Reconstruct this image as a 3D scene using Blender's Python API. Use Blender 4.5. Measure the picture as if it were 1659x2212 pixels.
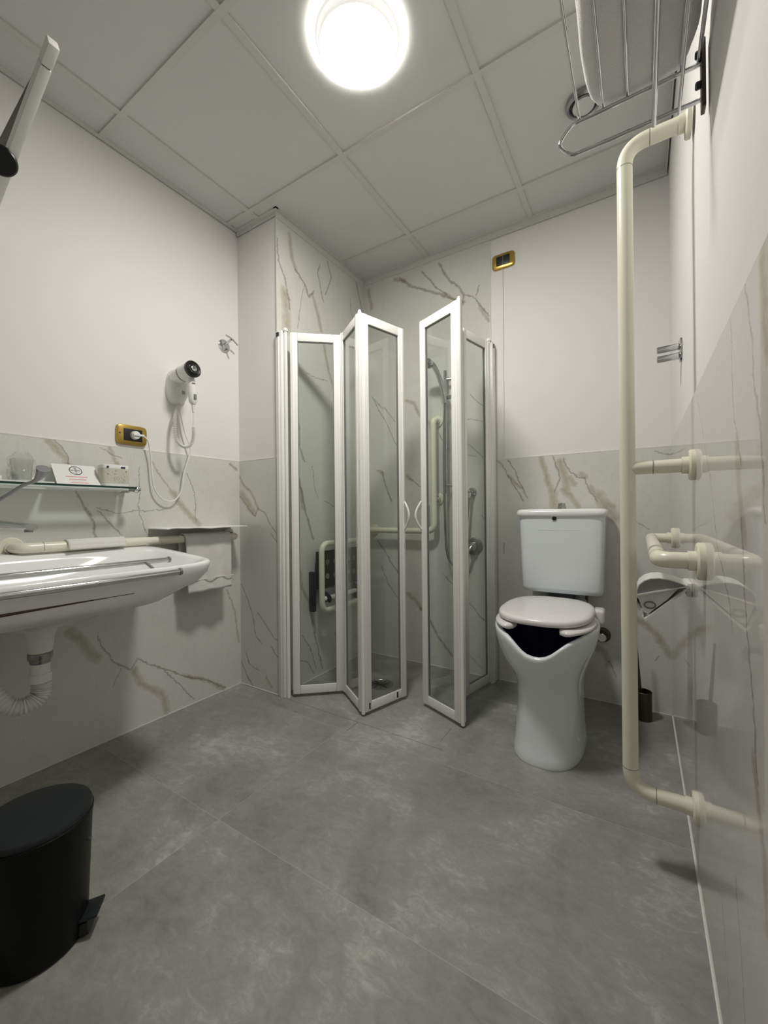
import bpy, bmesh, math, random
from mathutils import Vector, Matrix, noise
random.seed(7)
PI = math.pi
for o in list(bpy.data.objects): bpy.data.objects.remove(o)
sc = bpy.context.scene
COL = sc.collection

# ---------------------------------------------------------------- camera, world, exposure
CAM_H = .9237
yaw, pit, roll = .5618, -.001, .0097
cy, sy = math.cos(yaw), math.sin(yaw)
_R = Vector((cy, sy, 0)); _D = Vector((-sy, cy, 0)); _Z = Vector((0, 0, 1))
_F = math.cos(pit)*_D - math.sin(pit)*_Z
_U = math.sin(pit)*_D + math.cos(pit)*_Z
_R2 = math.cos(roll)*_R - math.sin(roll)*_U
_U2 = math.sin(roll)*_R + math.cos(roll)*_U
cd = bpy.data.cameras.new('camera'); cam = bpy.data.objects.new('camera', cd); COL.objects.link(cam)
m = Matrix((_R2, _U2, -_F)).transposed().to_4x4(); m.translation = (0, 0, CAM_H)
cam.matrix_world = m
cd.sensor_fit = 'HORIZONTAL'; cd.sensor_width = 36; cd.lens = 880/1659*36; cd.clip_start = .02
sc.camera = cam
wd = bpy.data.worlds.new('world'); sc.world = wd; wd.use_nodes = True
wd.node_tree.nodes['Background'].inputs[0].default_value = (.5, .5, .5, 1)
wd.node_tree.nodes['Background'].inputs[1].default_value = 0.0
sc.view_settings.view_transform = 'Standard'; sc.view_settings.look = 'None'
sc.view_settings.exposure = 0.0; sc.view_settings.gamma = 1; sc.view_settings.use_curve_mapping = False
LAMP_STRENGTH = 140.0
LAMP_COLOR = (1, .97, .915, 1)

# room planes (metres)
XL, YC, XC, YB, XR, YF = -1.853, 1.464, -1.553, 2.229, .114, -.85
ZC, ZT = 2.459, 1.208

# ---------------------------------------------------------------- materials
def new_mat(name):
    m = bpy.data.materials.new(name); m.use_nodes = True
    nt = m.node_tree; b = nt.nodes['Principled BSDF']
    return m, nt, b
def N(nt, t, **kw):
    n = nt.nodes.new(t)
    for k, v in kw.items(): setattr(n, k, v)
    return n
def mth(nt, op, a, b=None, clamp=False):
    n = nt.nodes.new('ShaderNodeMath'); n.operation = op; n.use_clamp = clamp
    for i, v in enumerate((a, b)):
        if v is None: continue
        if isinstance(v, (int, float)): n.inputs[i].default_value = v
        else: nt.links.new(v, n.inputs[i])
    return n.outputs[0]
def vm(nt, op, a, b=None, scale=None):
    n = nt.nodes.new('ShaderNodeVectorMath'); n.operation = op
    for i, v in enumerate((a, b)):
        if v is None: continue
        if isinstance(v, (tuple, list, Vector)): n.inputs[i].default_value = tuple(v)
        else: nt.links.new(v, n.inputs[i])
    if scale is not None:
        if isinstance(scale, (int, float)): n.inputs['Scale'].default_value = scale
        else: nt.links.new(scale, n.inputs['Scale'])
    return n
def mix(nt, fac, a, b):
    n = nt.nodes.new('ShaderNodeMix'); n.data_type = 'RGBA'
    for i, v in ((0, fac), (6, a), (7, b)):
        if isinstance(v, (int, float)): n.inputs[i].default_value = v
        elif isinstance(v, (tuple, list)): n.inputs[i].default_value = tuple(v) if len(v) == 4 else (*v, 1)
        else: nt.links.new(v, n.inputs[i])
    return n.outputs[2]
def ramp(nt, fac, stops):
    n = nt.nodes.new('ShaderNodeValToRGB'); cr = n.color_ramp
    while len(cr.elements) < len(stops): cr.elements.new(.5)
    for e, (p, c) in zip(cr.elements, stops): e.position = p; e.color = (*c, 1)
    nt.links.new(fac, n.inputs[0]); return n.outputs[0]
def tex_noise(nt, vec, scale, detail=4, rough=.5):
    n = nt.nodes.new('ShaderNodeTexNoise'); n.inputs['Scale'].default_value = scale
    n.inputs['Detail'].default_value = detail; n.inputs['Roughness'].default_value = rough
    if vec is not None: nt.links.new(vec, n.inputs['Vector'])
    return n
def plain(name, col, rough=.5, metal=0, spec=.5, bump=0, bscale=200, vary=0, coat=0):
    m, nt, b = new_mat(name)
    b.inputs['Base Color'].default_value = (*col, 1)
    b.inputs['Roughness'].default_value = rough; b.inputs['Metallic'].default_value = metal
    b.inputs['Specular IOR Level'].default_value = spec; b.inputs['Coat Weight'].default_value = coat
    g = N(nt, 'ShaderNodeNewGeometry')
    n = tex_noise(nt, g.outputs['Position'], bscale, 3)
    if vary:
        n2 = tex_noise(nt, g.outputs['Position'], 9, 4)
        c = mix(nt, n2.outputs['Fac'], tuple(x*(1-vary) for x in col), tuple(min(1, x*(1+vary)) for x in col))
        nt.links.new(c, b.inputs['Base Color'])
    if bump:
        bp = N(nt, 'ShaderNodeBump'); bp.inputs['Strength'].default_value = bump; bp.inputs['Distance'].default_value = .002
        nt.links.new(n.outputs['Fac'], bp.inputs['Height']); nt.links.new(bp.outputs[0], b.inputs['Normal'])
    return m

VEINS={'L':[(1,0.0039,0.991,1.16,1.042,1.088),(1,0.004,1.042,1.088,1.083,1.03),(1,0.0132,1.083,1.03,1.149,0.948),(1,0.0136,1.149,0.948,1.219,0.877),(1,0.0117,0.618,1.205,0.642,1.17),(1,0.0118,0.642,1.17,0.665,1.145),(1,0.0119,0.665,1.145,0.681,1.116),(0,0.0033,0.635,1.207,0.669,1.168),(0,0.0033,0.669,1.168,0.681,1.143),(0,0.0033,0.681,1.143,0.683,1.054),(0,0.0034,0.683,1.054,0.709,1.004),(0,0.0054,0.709,1.004,0.732,0.95),(0,0.0055,0.732,0.95,0.762,0.892),(0,0.0056,0.762,0.892,0.767,0.842),(0,0.0029,0.772,0.946,0.865,0.84),(0,0.0028,0.786,1.196,0.827,1.168),(0,0.0029,0.827,1.168,0.866,1.159),(1,0.0072,0.818,1.196,0.844,1.141),(1,0.0073,0.844,1.141,0.865,1.114),(0,0.0023,0.937,1.14,0.942,1.029),(0,0.0023,0.942,1.029,0.931,0.956),(0,0.0023,0.931,0.956,0.968,0.845),(0,0.0025,1.155,1.122,1.203,1.019),(0,0.0026,1.203,1.019,1.206,0.896),(0,0.0018,0.766,0.957,0.842,0.929),(0,0.0019,0.842,0.929,0.935,0.944),(0,0.002,0.935,0.944,1.052,0.948),(0,0.0075,1.408,1.194,1.446,1.167),(1,0.0161,0.679,0.476,0.709,0.437),(1,0.0164,0.709,0.437,0.751,0.363),(1,0.0167,0.751,0.363,0.768,0.347),(0,0.0035,0.772,0.433,0.784,0.385),(0,0.0036,0.784,0.385,0.837,0.304),(0,0.0037,0.837,0.304,0.891,0.262),(0,0.0037,0.891,0.262,0.924,0.299),(0,0.0038,0.924,0.299,0.951,0.28),(0,0.0039,0.951,0.28,1.039,0.213),(0,0.0041,1.039,0.213,1.136,0.153),(0,0.0042,1.136,0.153,1.236,0.096),(0,0.0044,1.236,0.096,1.361,0.018),(1,0.0085,1.137,0.158,1.236,0.096),(1,0.0089,1.236,0.096,1.361,0.008),(1,0.0136,0.91,0.255,0.938,0.189),(1,0.0138,0.938,0.189,0.996,0.142),(1,0.0141,0.996,0.142,1.031,0.095),(1,0.0143,1.031,0.095,1.052,0.021),(0,0.0029,1.039,0.206,1.113,0.122),(0,0.003,1.113,0.122,1.183,0.02),(0,0.0022,0.855,0.274,0.824,0.213),(1,0.0055,1.375,0.521,1.423,0.404),(1,0.0056,1.423,0.404,1.45,0.229)],
'C':[(1,0.0076,-1.86,1.143,-1.822,1.09),(1,0.0075,-1.822,1.09,-1.775,1.05),(1,0.0074,-1.775,1.05,-1.73,0.999),(1,0.0073,-1.73,0.999,-1.703,0.949),(0,0.0038,-1.857,1.021,-1.795,0.969),(0,0.0037,-1.795,0.969,-1.731,0.912),(0,0.0037,-1.731,0.912,-1.703,0.955),(0,0.0036,-1.703,0.955,-1.65,0.924),(0,0.0036,-1.65,0.924,-1.616,0.869),(0,0.0036,-1.616,0.869,-1.565,0.822),(0,0.0027,-1.608,0.821,-1.566,0.78),(1,0.0188,-1.833,1.027,-1.777,0.969),(1,0.0185,-1.777,0.969,-1.74,0.937),(0,0.0038,-1.849,0.535,-1.793,0.464),(0,0.0037,-1.793,0.464,-1.757,0.368),(0,0.0037,-1.757,0.368,-1.73,0.284),(0,0.0036,-1.72,0.403,-1.649,0.339),(0,0.0036,-1.649,0.339,-1.572,0.272),(0,0.0037,-1.731,0.272,-1.686,0.242),(0,0.0047,-1.851,0.119,-1.808,0.057),(0,0.0047,-1.808,0.057,-1.762,0.01),(0,0.0037,-1.807,0.171,-1.788,0.118),(0,0.0037,-1.788,0.118,-1.715,0.095),(1,0.009,-1.653,0.07,-1.618,0.035),(0,0.0036,-1.616,0.235,-1.573,0.188)],
'S':[(0,0.0053,1.472,2.329,1.48,2.214),(0,0.0054,1.48,2.214,1.526,2.146),(0,0.0054,1.526,2.146,1.549,2.042),(0,0.0055,1.549,2.042,1.554,2.0),(1,0.0128,1.554,2.389,1.577,2.279),(1,0.013,1.577,2.279,1.607,2.229),(0,0.0076,1.607,2.229,1.67,2.177),(0,0.0077,1.67,2.177,1.702,2.131),(0,0.0078,1.702,2.131,1.747,2.174),(1,0.0118,1.736,2.154,1.769,2.075),(1,0.012,1.769,2.075,1.803,1.978),(0,0.005,1.796,2.354,1.778,2.298),(0,0.005,1.778,2.298,1.806,2.217),(0,0.005,1.806,2.217,1.829,2.156),(0,0.0052,1.87,2.408,1.9,2.334),(0,0.0051,1.9,2.334,1.848,2.212),(0,0.0028,1.664,2.167,1.63,2.033),(0,0.0028,1.63,2.033,1.613,1.922),(0,0.0057,2.151,2.419,2.195,2.323),(0,0.0057,2.195,2.323,2.217,2.242),(0,0.0033,2.09,2.294,2.096,2.21),(0,0.0033,2.096,2.21,2.124,2.16),(1,0.0253,1.521,2.072,1.529,1.99),(1,0.0253,1.529,1.99,1.533,1.885),(1,0.0102,1.827,1.903,1.874,1.751),(1,0.0104,1.874,1.751,1.936,1.62),(0,0.0025,1.67,1.7,1.75,1.688),(0,0.0026,1.75,1.688,1.857,1.696),(0,0.0065,1.592,1.527,1.618,1.38),(0,0.0066,1.618,1.38,1.617,1.281),(0,0.0066,1.617,1.281,1.658,1.209),(1,0.013,1.579,1.191,1.614,1.082),(1,0.0132,1.614,1.082,1.64,0.95),(0,0.0029,1.712,1.191,1.731,1.089),(0,0.0029,1.731,1.089,1.761,1.006),(0,0.0027,1.814,0.993,1.914,0.966),(0,0.0075,1.598,1.167,1.632,1.03),(0,0.0076,1.632,1.03,1.667,0.915),(0,0.0077,1.667,0.915,1.722,0.783),(1,0.0094,1.618,0.612,1.625,0.516),(1,0.0095,1.625,0.516,1.679,0.443),(1,0.0096,1.679,0.443,1.716,0.325),(1,0.0097,1.716,0.325,1.725,0.257),(0,0.0059,1.715,0.259,1.753,0.143),(0,0.0059,1.753,0.143,1.791,0.031),(0,0.0038,1.631,0.261,1.676,0.192),(0,0.0039,1.676,0.192,1.732,0.057),(0,0.0031,1.9,0.212,1.932,0.147),(0,0.0037,1.576,0.145,1.656,0.114),(0,0.0038,1.656,0.114,1.712,0.031)],
'R':[(0,0.0037,0.676,1.208,0.643,1.121),(0,0.0037,0.643,1.121,0.629,1.063),(0,0.0037,0.629,1.063,0.604,0.995),(0,0.0037,0.604,0.995,0.588,0.913),(0,0.0027,0.776,1.201,0.765,1.083),(0,0.0027,0.765,1.083,0.738,1.026),(0,0.0027,0.738,1.026,0.715,0.985),(0,0.0027,1.199,1.195,1.085,1.07),(0,0.0027,1.085,1.07,0.992,0.977),(0,0.0027,0.992,0.977,0.917,0.859),(0,0.0027,0.917,0.859,0.811,0.781),(0,0.0027,0.811,0.781,0.784,0.735),(1,0.0135,0.739,1.013,0.724,0.936),(1,0.0135,0.724,0.936,0.703,0.887),(0,0.0045,0.719,0.911,0.705,0.844),(0,0.0045,0.705,0.844,0.678,0.737),(0,0.0045,0.678,0.737,0.632,0.6),(0,0.003,1.322,1.201,1.318,1.128),(1,0.012,0.654,0.616,0.613,0.533),(1,0.012,0.613,0.533,0.598,0.468),(0,0.003,0.779,0.38,0.75,0.304),(0,0.003,0.75,0.304,0.724,0.227),(0,0.003,0.907,0.241,0.848,0.141),(1,0.012,0.59,1.192,0.585,1.121),(1,0.012,0.585,1.121,0.573,1.087)],
'BU':[(1,0.0109,-1.305,2.397,-1.236,2.367),(0,0.0087,-1.265,2.393,-1.198,2.329),(0,0.0085,-1.198,2.329,-1.104,2.272),(0,0.0084,-1.104,2.272,-1.014,2.224),(0,0.0082,-1.014,2.224,-0.902,2.152),(1,0.0081,-0.978,2.214,-0.902,2.156),(1,0.008,-0.902,2.156,-0.843,2.127),(0,0.0053,-1.112,2.387,-1.058,2.32),(0,0.0052,-1.058,2.32,-1.013,2.257),(0,0.0051,-1.013,2.257,-0.952,2.198),(0,0.0072,-1.003,2.4,-0.977,2.343),(0,0.0071,-0.977,2.343,-0.934,2.281),(0,0.0071,-0.934,2.281,-0.876,2.223),(0,0.007,-0.876,2.223,-0.843,2.166),(0,0.007,-0.843,2.166,-0.852,2.114),(0,0.0043,-0.843,2.17,-0.778,2.128),(0,0.0043,-0.778,2.128,-0.739,2.059),(0,0.0043,-0.739,2.059,-0.705,2.012),(0,0.0039,-0.754,2.194,-0.778,2.147),(1,0.0078,-0.755,2.071,-0.705,1.982),(1,0.0114,-1.505,2.396,-1.484,2.264),(1,0.0108,-1.232,1.615,-1.18,1.592),(1,0.0107,-1.18,1.592,-1.147,1.534),(1,0.0106,-1.147,1.534,-1.089,1.474),(1,0.0105,-1.089,1.474,-1.061,1.426),(0,0.0041,-1.017,1.391,-0.947,1.29),(0,0.0039,-1.49,1.687,-1.424,1.58),(0,0.0038,-1.424,1.58,-1.36,1.461),(0,0.0038,-1.36,1.461,-1.297,1.345),(0,0.0029,-1.48,1.669,-1.386,1.591),(0,0.0029,-1.386,1.591,-1.313,1.495),(0,0.0031,-0.816,1.593,-0.731,1.497),(0,0.0026,-0.862,1.459,-0.732,1.428),(0,0.0032,-0.848,1.33,-0.783,1.268),(0,0.0031,-0.783,1.268,-0.734,1.216),(0,0.0026,-0.864,1.254,-0.784,1.233)],
'BL':[(1,0.0135,-1.447,1.199,-1.409,1.173),(0,0.0067,-1.419,1.189,-1.382,1.084),(0,0.0067,-1.382,1.084,-1.346,0.996),(1,0.0108,-1.233,1.155,-1.203,1.123),(0,0.0043,-1.211,1.131,-1.143,1.082),(0,0.0042,-1.143,1.082,-1.085,1.057),(0,0.0045,-1.453,0.737,-1.389,0.658),(0,0.0044,-1.389,0.658,-1.303,0.54),(0,0.0038,-1.422,0.575,-1.379,0.47),(0,0.0038,-1.379,0.47,-1.305,0.381),(1,0.0129,-1.238,0.419,-1.185,0.393),(1,0.0128,-1.185,0.393,-1.14,0.331),(0,0.0084,-1.14,0.331,-1.078,0.268),(0,0.0084,-1.078,0.268,-1.04,0.198),(0,0.0083,-1.04,0.198,-0.987,0.136),(0,0.0082,-0.987,0.136,-0.94,0.08),(0,0.0036,-0.839,0.405,-0.78,0.345),(0,0.0035,-0.78,0.345,-0.723,0.292),(0,0.0026,-0.862,0.128,-0.764,0.041),(0,0.0039,-0.76,0.903,-0.727,0.852),(0,0.0027,-0.993,0.557,-0.941,0.507)],
'BT':[(1,0.0057,-0.663,1.198,-0.632,1.171),(0,0.0038,-0.632,1.171,-0.608,1.127),(0,0.0038,-0.608,1.127,-0.572,1.058),(0,0.0037,-0.572,1.058,-0.526,0.978),(0,0.0038,-0.607,1.2,-0.572,1.149),(0,0.0037,-0.572,1.149,-0.548,1.087),(0,0.0037,-0.548,1.087,-0.508,0.995),(1,0.0075,-0.599,1.114,-0.56,1.069),(1,0.0074,-0.56,1.069,-0.537,1.05),(1,0.0126,-0.435,1.199,-0.416,1.127),(1,0.0125,-0.416,1.127,-0.384,1.032),(1,0.0125,-0.384,1.032,-0.374,0.991),(1,0.0196,-0.374,1.015,-0.374,0.939),(0,0.0035,-0.377,1.2,-0.351,1.129),(0,0.0035,-0.351,1.129,-0.346,1.088),(0,0.0035,-0.346,1.088,-0.368,1.02),(1,0.0158,-0.345,1.169,-0.325,1.11),(1,0.0158,-0.325,1.11,-0.315,1.058),(1,0.0158,-0.315,1.058,-0.32,1.019),(0,0.0039,-0.329,1.185,-0.298,1.12),(0,0.0038,-0.298,1.12,-0.263,1.09),(0,0.0038,-0.263,1.09,-0.227,1.082),(1,0.0123,-0.331,1.03,-0.3,1.001),(1,0.0122,-0.3,1.001,-0.264,0.949),(1,0.0122,-0.304,1.086,-0.278,1.057),(1,0.0103,-0.252,1.106,-0.222,1.087),(0,0.0031,-0.227,1.082,-0.208,1.015),(0,0.0031,-0.208,1.015,-0.179,0.97),(1,0.0135,-0.203,1.031,-0.169,0.975),(1,0.0134,-0.169,0.975,-0.112,0.946),(1,0.0235,-0.169,0.997,-0.14,0.936),(1,0.0233,-0.14,0.936,-0.103,0.887),(0,0.0038,-0.63,0.746,-0.634,0.69),(1,0.0152,-0.205,0.273,-0.156,0.243),(1,0.0151,-0.156,0.243,-0.138,0.181),(0,0.0033,-0.137,0.192,-0.105,0.128),(1,0.0145,-0.03,0.418,0.023,0.399),(1,0.0143,0.023,0.399,0.065,0.339),(1,0.0141,0.065,0.339,0.103,0.268),(0,0.0028,0.052,0.233,0.065,0.261),(0,0.0024,-0.022,0.872,0.027,0.836),(0,0.0031,0.06,1.191,0.11,1.167)]}

def marble(name, key, axis, rough=.12, wav=0, base=(.69, .69, .645), seams=()):
    """calacatta-style slab: every vein is a segment on the slab's own plane, jittered by noise"""
    m, nt, b = new_mat(name)
    g = N(nt, 'ShaderNodeNewGeometry'); sep = N(nt, 'ShaderNodeSeparateXYZ'); nt.links.new(g.outputs['Position'], sep.inputs[0])
    u = sep.outputs['Y' if axis == 'x' else 'X']
    cmb = N(nt, 'ShaderNodeCombineXYZ'); nt.links.new(u, cmb.inputs[0]); nt.links.new(sep.outputs['Z'], cmb.inputs[1])
    P0 = cmb.outputs[0]
    off = vm(nt, 'ADD', P0, {'L': (0, 0, 0), 'C': (5, 1, 0), 'S': (9, 3, 0), 'BU': (14, 2, 0), 'BL': (14, 2, 0), 'BT': (17, 2, 0), 'R': (20, 7, 0), 'F': (30, 1, 0)}[key]).outputs[0]
    w1 = tex_noise(nt, off, 9, 5, .6); w2 = tex_noise(nt, off, 45, 4, .7)
    j1 = vm(nt, 'SCALE', vm(nt, 'SUBTRACT', w1.outputs['Color'], (.5, .5, .5)).outputs[0], scale=.035).outputs[0]
    j2 = vm(nt, 'SCALE', vm(nt, 'SUBTRACT', w2.outputs['Color'], (.5, .5, .5)).outputs[0], scale=.022).outputs[0]
    P = vm(nt, 'MULTIPLY', vm(nt, 'ADD', vm(nt, 'ADD', P0, j1).outputs[0], j2).outputs[0], (1, 1, 0)).outputs[0]
    acc = [None, None]
    for typ, w, u0, z0, u1, z1 in VEINS.get(key, []):
        A = Vector((u0, z0, 0)); B = Vector((u1, z1, 0)); BA = B-A; L2 = max(BA.dot(BA), 1e-8)
        pa = vm(nt, 'SUBTRACT', P, tuple(A)).outputs[0]
        h = mth(nt, 'MULTIPLY', vm(nt, 'DOT_PRODUCT', pa, tuple(BA)).outputs['Value'], 1/L2, clamp=True)
        d = vm(nt, 'DISTANCE', pa, vm(nt, 'SCALE', tuple(BA), scale=h).outputs[0]).outputs['Value']
        k = mth(nt, 'SUBTRACT', 1.0, mth(nt, 'DIVIDE', d, max(w, .002)*(1.4 if typ else 1.3)), clamp=True)
        acc[typ] = k if acc[typ] is None else mth(nt, 'MAXIMUM', acc[typ], k)
    cl = tex_noise(nt, off, 1.6, 5, .55)
    bc = mix(nt, cl.outputs['Fac'], tuple(c*.88 for c in base), tuple(min(1, c*1.1) for c in base))
    # faint background veining
    fv = tex_noise(nt, vm(nt, 'MULTIPLY', off, (1.6, .8, 1)).outputs[0], 2.2, 6, .65)
    f = mth(nt, 'SUBTRACT', 1, mth(nt, 'MULTIPLY', mth(nt, 'ABSOLUTE', mth(nt, 'SUBTRACT', fv.outputs['Fac'], .5)), 70), clamp=True)
    bc = mix(nt, mth(nt, 'MULTIPLY', f, .07), bc, (.25, .24, .20))
    brk = tex_noise(nt, off, 26, 4, .7)
    if acc[1] is not None:
        k = mth(nt, 'MULTIPLY', mth(nt, 'POWER', acc[1], .6), mth(nt, 'ADD', mth(nt, 'MULTIPLY', brk.outputs['Fac'], 1.3), .12), clamp=True)
        bc = mix(nt, mth(nt, 'MULTIPLY', k, .85), bc, (.36, .32, .22))
    if acc[0] is not None:
        k = mth(nt, 'MULTIPLY', mth(nt, 'POWER', acc[0], .7), mth(nt, 'ADD', brk.outputs['Fac'], .40), clamp=True)
        bc = mix(nt, mth(nt, 'MULTIPLY', k, .66), bc, (.13, .12, .09))
    for ax, val, w in seams:
        src = u if ax == 'u' else sep.outputs['Z']
        s = mth(nt, 'LESS_THAN', mth(nt, 'ABSOLUTE', mth(nt, 'SUBTRACT', src, val)), w)
        bc = mix(nt, s, bc, (.62, .62, .58))
    nt.links.new(bc, b.inputs['Base Color'])
    b.inputs['Roughness'].default_value = rough; b.inputs['IOR'].default_value = 1.5
    if wav:
        wn = tex_noise(nt, off, 5, 2, .4)
        bp = N(nt, 'ShaderNodeBump'); bp.inputs['Strength'].default_value = wav; bp.inputs['Distance'].default_value = .01
        nt.links.new(wn.outputs['Fac'], bp.inputs['Height']); nt.links.new(bp.outputs[0], b.inputs['Normal'])
    return m

def floor_mat():
    m, nt, b = new_mat('grey_concrete_tile')
    g = N(nt, 'ShaderNodeNewGeometry'); sep = N(nt, 'ShaderNodeSeparateXYZ'); P = g.outputs['Position']; nt.links.new(P, sep.inputs[0])
    X, Y = sep.outputs['X'], sep.outputs['Y']
    # per-tile random offset
    ix = mth(nt, 'GREATER_THAN', X, -1.086)
    iy = mth(nt, 'FLOOR', mth(nt, 'DIVIDE', mth(nt, 'SUBTRACT', Y, .772), .6))
    c = N(nt, 'ShaderNodeCombineXYZ'); nt.links.new(mth(nt, 'MULTIPLY', ix, 7.3), c.inputs[0]); nt.links.new(mth(nt, 'MULTIPLY', iy, 3.1), c.inputs[1])
    Q = vm(nt, 'ADD', P, c.outputs[0]).outputs[0]
    n1 = tex_noise(nt, Q, 3.2, 8, .62); n1.inputs['Distortion'].default_value = .5
    n2 = tex_noise(nt, vm(nt, 'MULTIPLY', Q, (1, 1.6, 1)).outputs[0], 24, 9, .74); n2.inputs['Distortion'].default_value = .8
    n3 = tex_noise(nt, Q, 1.3, 3, .5)
    n4 = tex_noise(nt, Q, 160, 3, .6)
    t = mth(nt, 'ADD', mth(nt, 'MULTIPLY', n1.outputs['Fac'], .62), mth(nt, 'MULTIPLY', n2.outputs['Fac'], .38))
    col = ramp(nt, t, [(.30, (.16, .16, .15)), (.44, (.27, .27, .253)), (.55, (.35, .35, .328)), (.66, (.55, .548, .51))])
    sc2 = mth(nt, 'MULTIPLY', mth(nt, 'GREATER_THAN', n2.outputs['Fac'], .60), .0)
    st = mth(nt, 'MULTIPLY', mth(nt, 'SUBTRACT', n2.outputs['Fac'], .56), 5, clamp=True)
    st = mth(nt, 'MULTIPLY', st, mth(nt, 'MULTIPLY', mth(nt, 'SUBTRACT', n1.outputs['Fac'], .47), 6, clamp=True))
    col = mix(nt, mth(nt, 'MULTIPLY', st, .60), col, (.60, .60, .575))
    col = mix(nt, mth(nt, 'MULTIPLY', mth(nt, 'SUBTRACT', n3.outputs['Fac'], .45), 1.2, clamp=True), col, (.23, .205, .19))
    col = mix(nt, mth(nt, 'MULTIPLY', n4.outputs['Fac'], .22), col, (.15, .15, .142))
    def line(src, val, w, gate=None):
        s = mth(nt, 'LESS_THAN', mth(nt, 'ABSOLUTE', mth(nt, 'SUBTRACT', src, val)), w)
        for q in gate or (): s = mth(nt, 'MULTIPLY', s, q)
        return s
    lt = mth(nt, 'LESS_THAN', Y, 1.372)
    for s in (line(Y, .772, .0011), line(Y, 1.372, .0010), line(Y, .172, .0012), line(Y, -.428, .0012), line(X, -1.088, .0011, [lt])):
        col = mix(nt, mth(nt, 'MULTIPLY', s, .5), col, (.45, .45, .41))
    gx = mth(nt, 'GREATER_THAN', Y, 1.372)
    for s in (line(Y, 1.455, .0012, [mth(nt, 'LESS_THAN', X, -.66)]), line(X, -1.062, .0012, [gx, mth(nt, 'LESS_THAN', Y, 1.455)]), line(X, -.69, .0010, [mth(nt, 'GREATER_THAN', Y, 1.5), mth(nt, 'LESS_THAN', Y, 1.62)])):
        col = mix(nt, mth(nt, 'MULTIPLY', s, .8), col, (.05, .048, .042))
    nt.links.new(col, b.inputs['Base Color'])
    b.inputs['IOR'].default_value = 1.45
    rr = mth(nt, 'ADD', mth(nt, 'MULTIPLY', n2.outputs['Fac'], .25), .30); nt.links.new(rr, b.inputs['Roughness'])
    bp = N(nt, 'ShaderNodeBump'); bp.inputs['Strength'].default_value = .12; bp.inputs['Distance'].default_value = .002
    nt.links.new(n2.outputs['Fac'], bp.inputs['Height']); nt.links.new(bp.outputs[0], b.inputs['Normal'])
    return m

def glass_mat(name, tint=(.945, .965, .95), refl=1.45, rough=.0):
    m = bpy.data.materials.new(name); m.use_nodes = True; nt = m.node_tree
    for n in list(nt.nodes): nt.nodes.remove(n)
    out = N(nt, 'ShaderNodeOutputMaterial'); tr = N(nt, 'ShaderNodeBsdfTransparent'); gl = N(nt, 'ShaderNodeBsdfGlossy')
    tr.inputs[0].default_value = (*tint, 1); gl.inputs['Roughness'].default_value = rough
    fr = N(nt, 'ShaderNodeFresnel'); g_ = N(nt, 'ShaderNodeNewGeometry')
    nt.links.new(mth(nt, 'ADD', mth(nt, 'MULTIPLY', g_.outputs['Backfacing'], 1/refl-refl), refl), fr.inputs[0])
    mx = N(nt, 'ShaderNodeMixShader'); nt.links.new(fr.outputs[0], mx.inputs[0]); nt.links.new(tr.outputs[0], mx.inputs[1]); nt.links.new(gl.outputs[0], mx.inputs[2])
    nt.links.new(mx.outputs[0], out.inputs[0]); return m

M = {}
M['paint'] = plain('white_wall_paint', (.82, .81, .785), .6, spec=.3, bump=.06, bscale=260, vary=.012)
M['ceil'] = plain('ceiling_tile_board', (.70, .705, .68), .8, spec=.2, bump=.12, bscale=330, vary=.02)
M['grid'] = plain('ceiling_grid_enamel', (.66, .655, .62), .5, spec=.3)
M['marL'] = marble('marble_slab_left', 'L', 'x', .16)
M['marC'] = marble('marble_slab_chase', 'C', 'y', .16)
M['marS'] = marble('marble_slab_shower', 'S', 'x', .16, seams=(('z', 1.203, .0012),))
M['marBU'] = marble('marble_slab_back_upper', 'BU', 'y', .16, seams=(('z', 1.203, .0012),))
M['marBL'] = marble('marble_slab_back_lower', 'BL', 'y', .16, seams=(('z', 1.203, .0012),))
M['marBT'] = marble('marble_slab_back_toilet', 'BT', 'y', .16)
M['marR'] = marble('marble_slab_right', 'R', 'x', .022, wav=.009, base=(.66, .645, .61))
M['marF'] = marble('marble_slab_front', 'F', 'y', .16)
M['floor'] = floor_mat()
M['caulk'] = plain('white_sealant', (.75, .75, .70), .6)
M['cream'] = plain('cream_nylon_tube', (.80, .79, .655), .28, vary=.03)
M['lacq'] = plain('white_lacquered_metal', (.90, .90, .86), .25, vary=.02)
M['white'] = plain('white_plastic', (.80, .80, .76), .32, vary=.02)
M['wplas'] = plain('bright_white_plastic', (.84, .84, .82), .25)
M['ceram'] = plain('white_glazed_ceramic', (.88, .885, .875), .12, vary=.01)
M['toil'] = plain('toilet_ceramic', (.80, .85, .88), .10, vary=.01, coat=.3)
M['seat'] = plain('white_toilet_seat_plastic', (.80, .78, .77), .18)
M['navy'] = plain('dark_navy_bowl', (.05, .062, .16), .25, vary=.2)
M['chrome'] = plain('polished_chrome', (.62, .63, .64), .10, metal=1, vary=.05)
M['steel'] = plain('satin_steel', (.36, .36, .37), .28, metal=1, vary=.08)
M['dsteel'] = plain('dark_bronze_steel', (.10, .085, .07), .35, metal=.8, vary=.1)
M['black'] = plain('black_plastic', (.008, .009, .010), .35, vary=.1)
M['binbody'] = plain('matt_black_enamel', (.003, .0035, .004), .4, spec=.22, vary=.1)
M['binlid'] = plain('dark_slate_plastic', (.014, .018, .020), .4, spec=.4, vary=.1)
M['brass'] = plain('brushed_gold_plate', (.50, .34, .09), .28, metal=.85, vary=.12)
M['grey'] = plain('grey_plastic', (.22, .22, .22), .45)
M['screw'] = plain('grey_screw_head', (.30, .30, .30), .4, metal=.5)
M['towel'] = plain('white_towelling', (.80, .79, .76), .95, spec=.1, bump=1.0, bscale=420, vary=.05)
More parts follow.
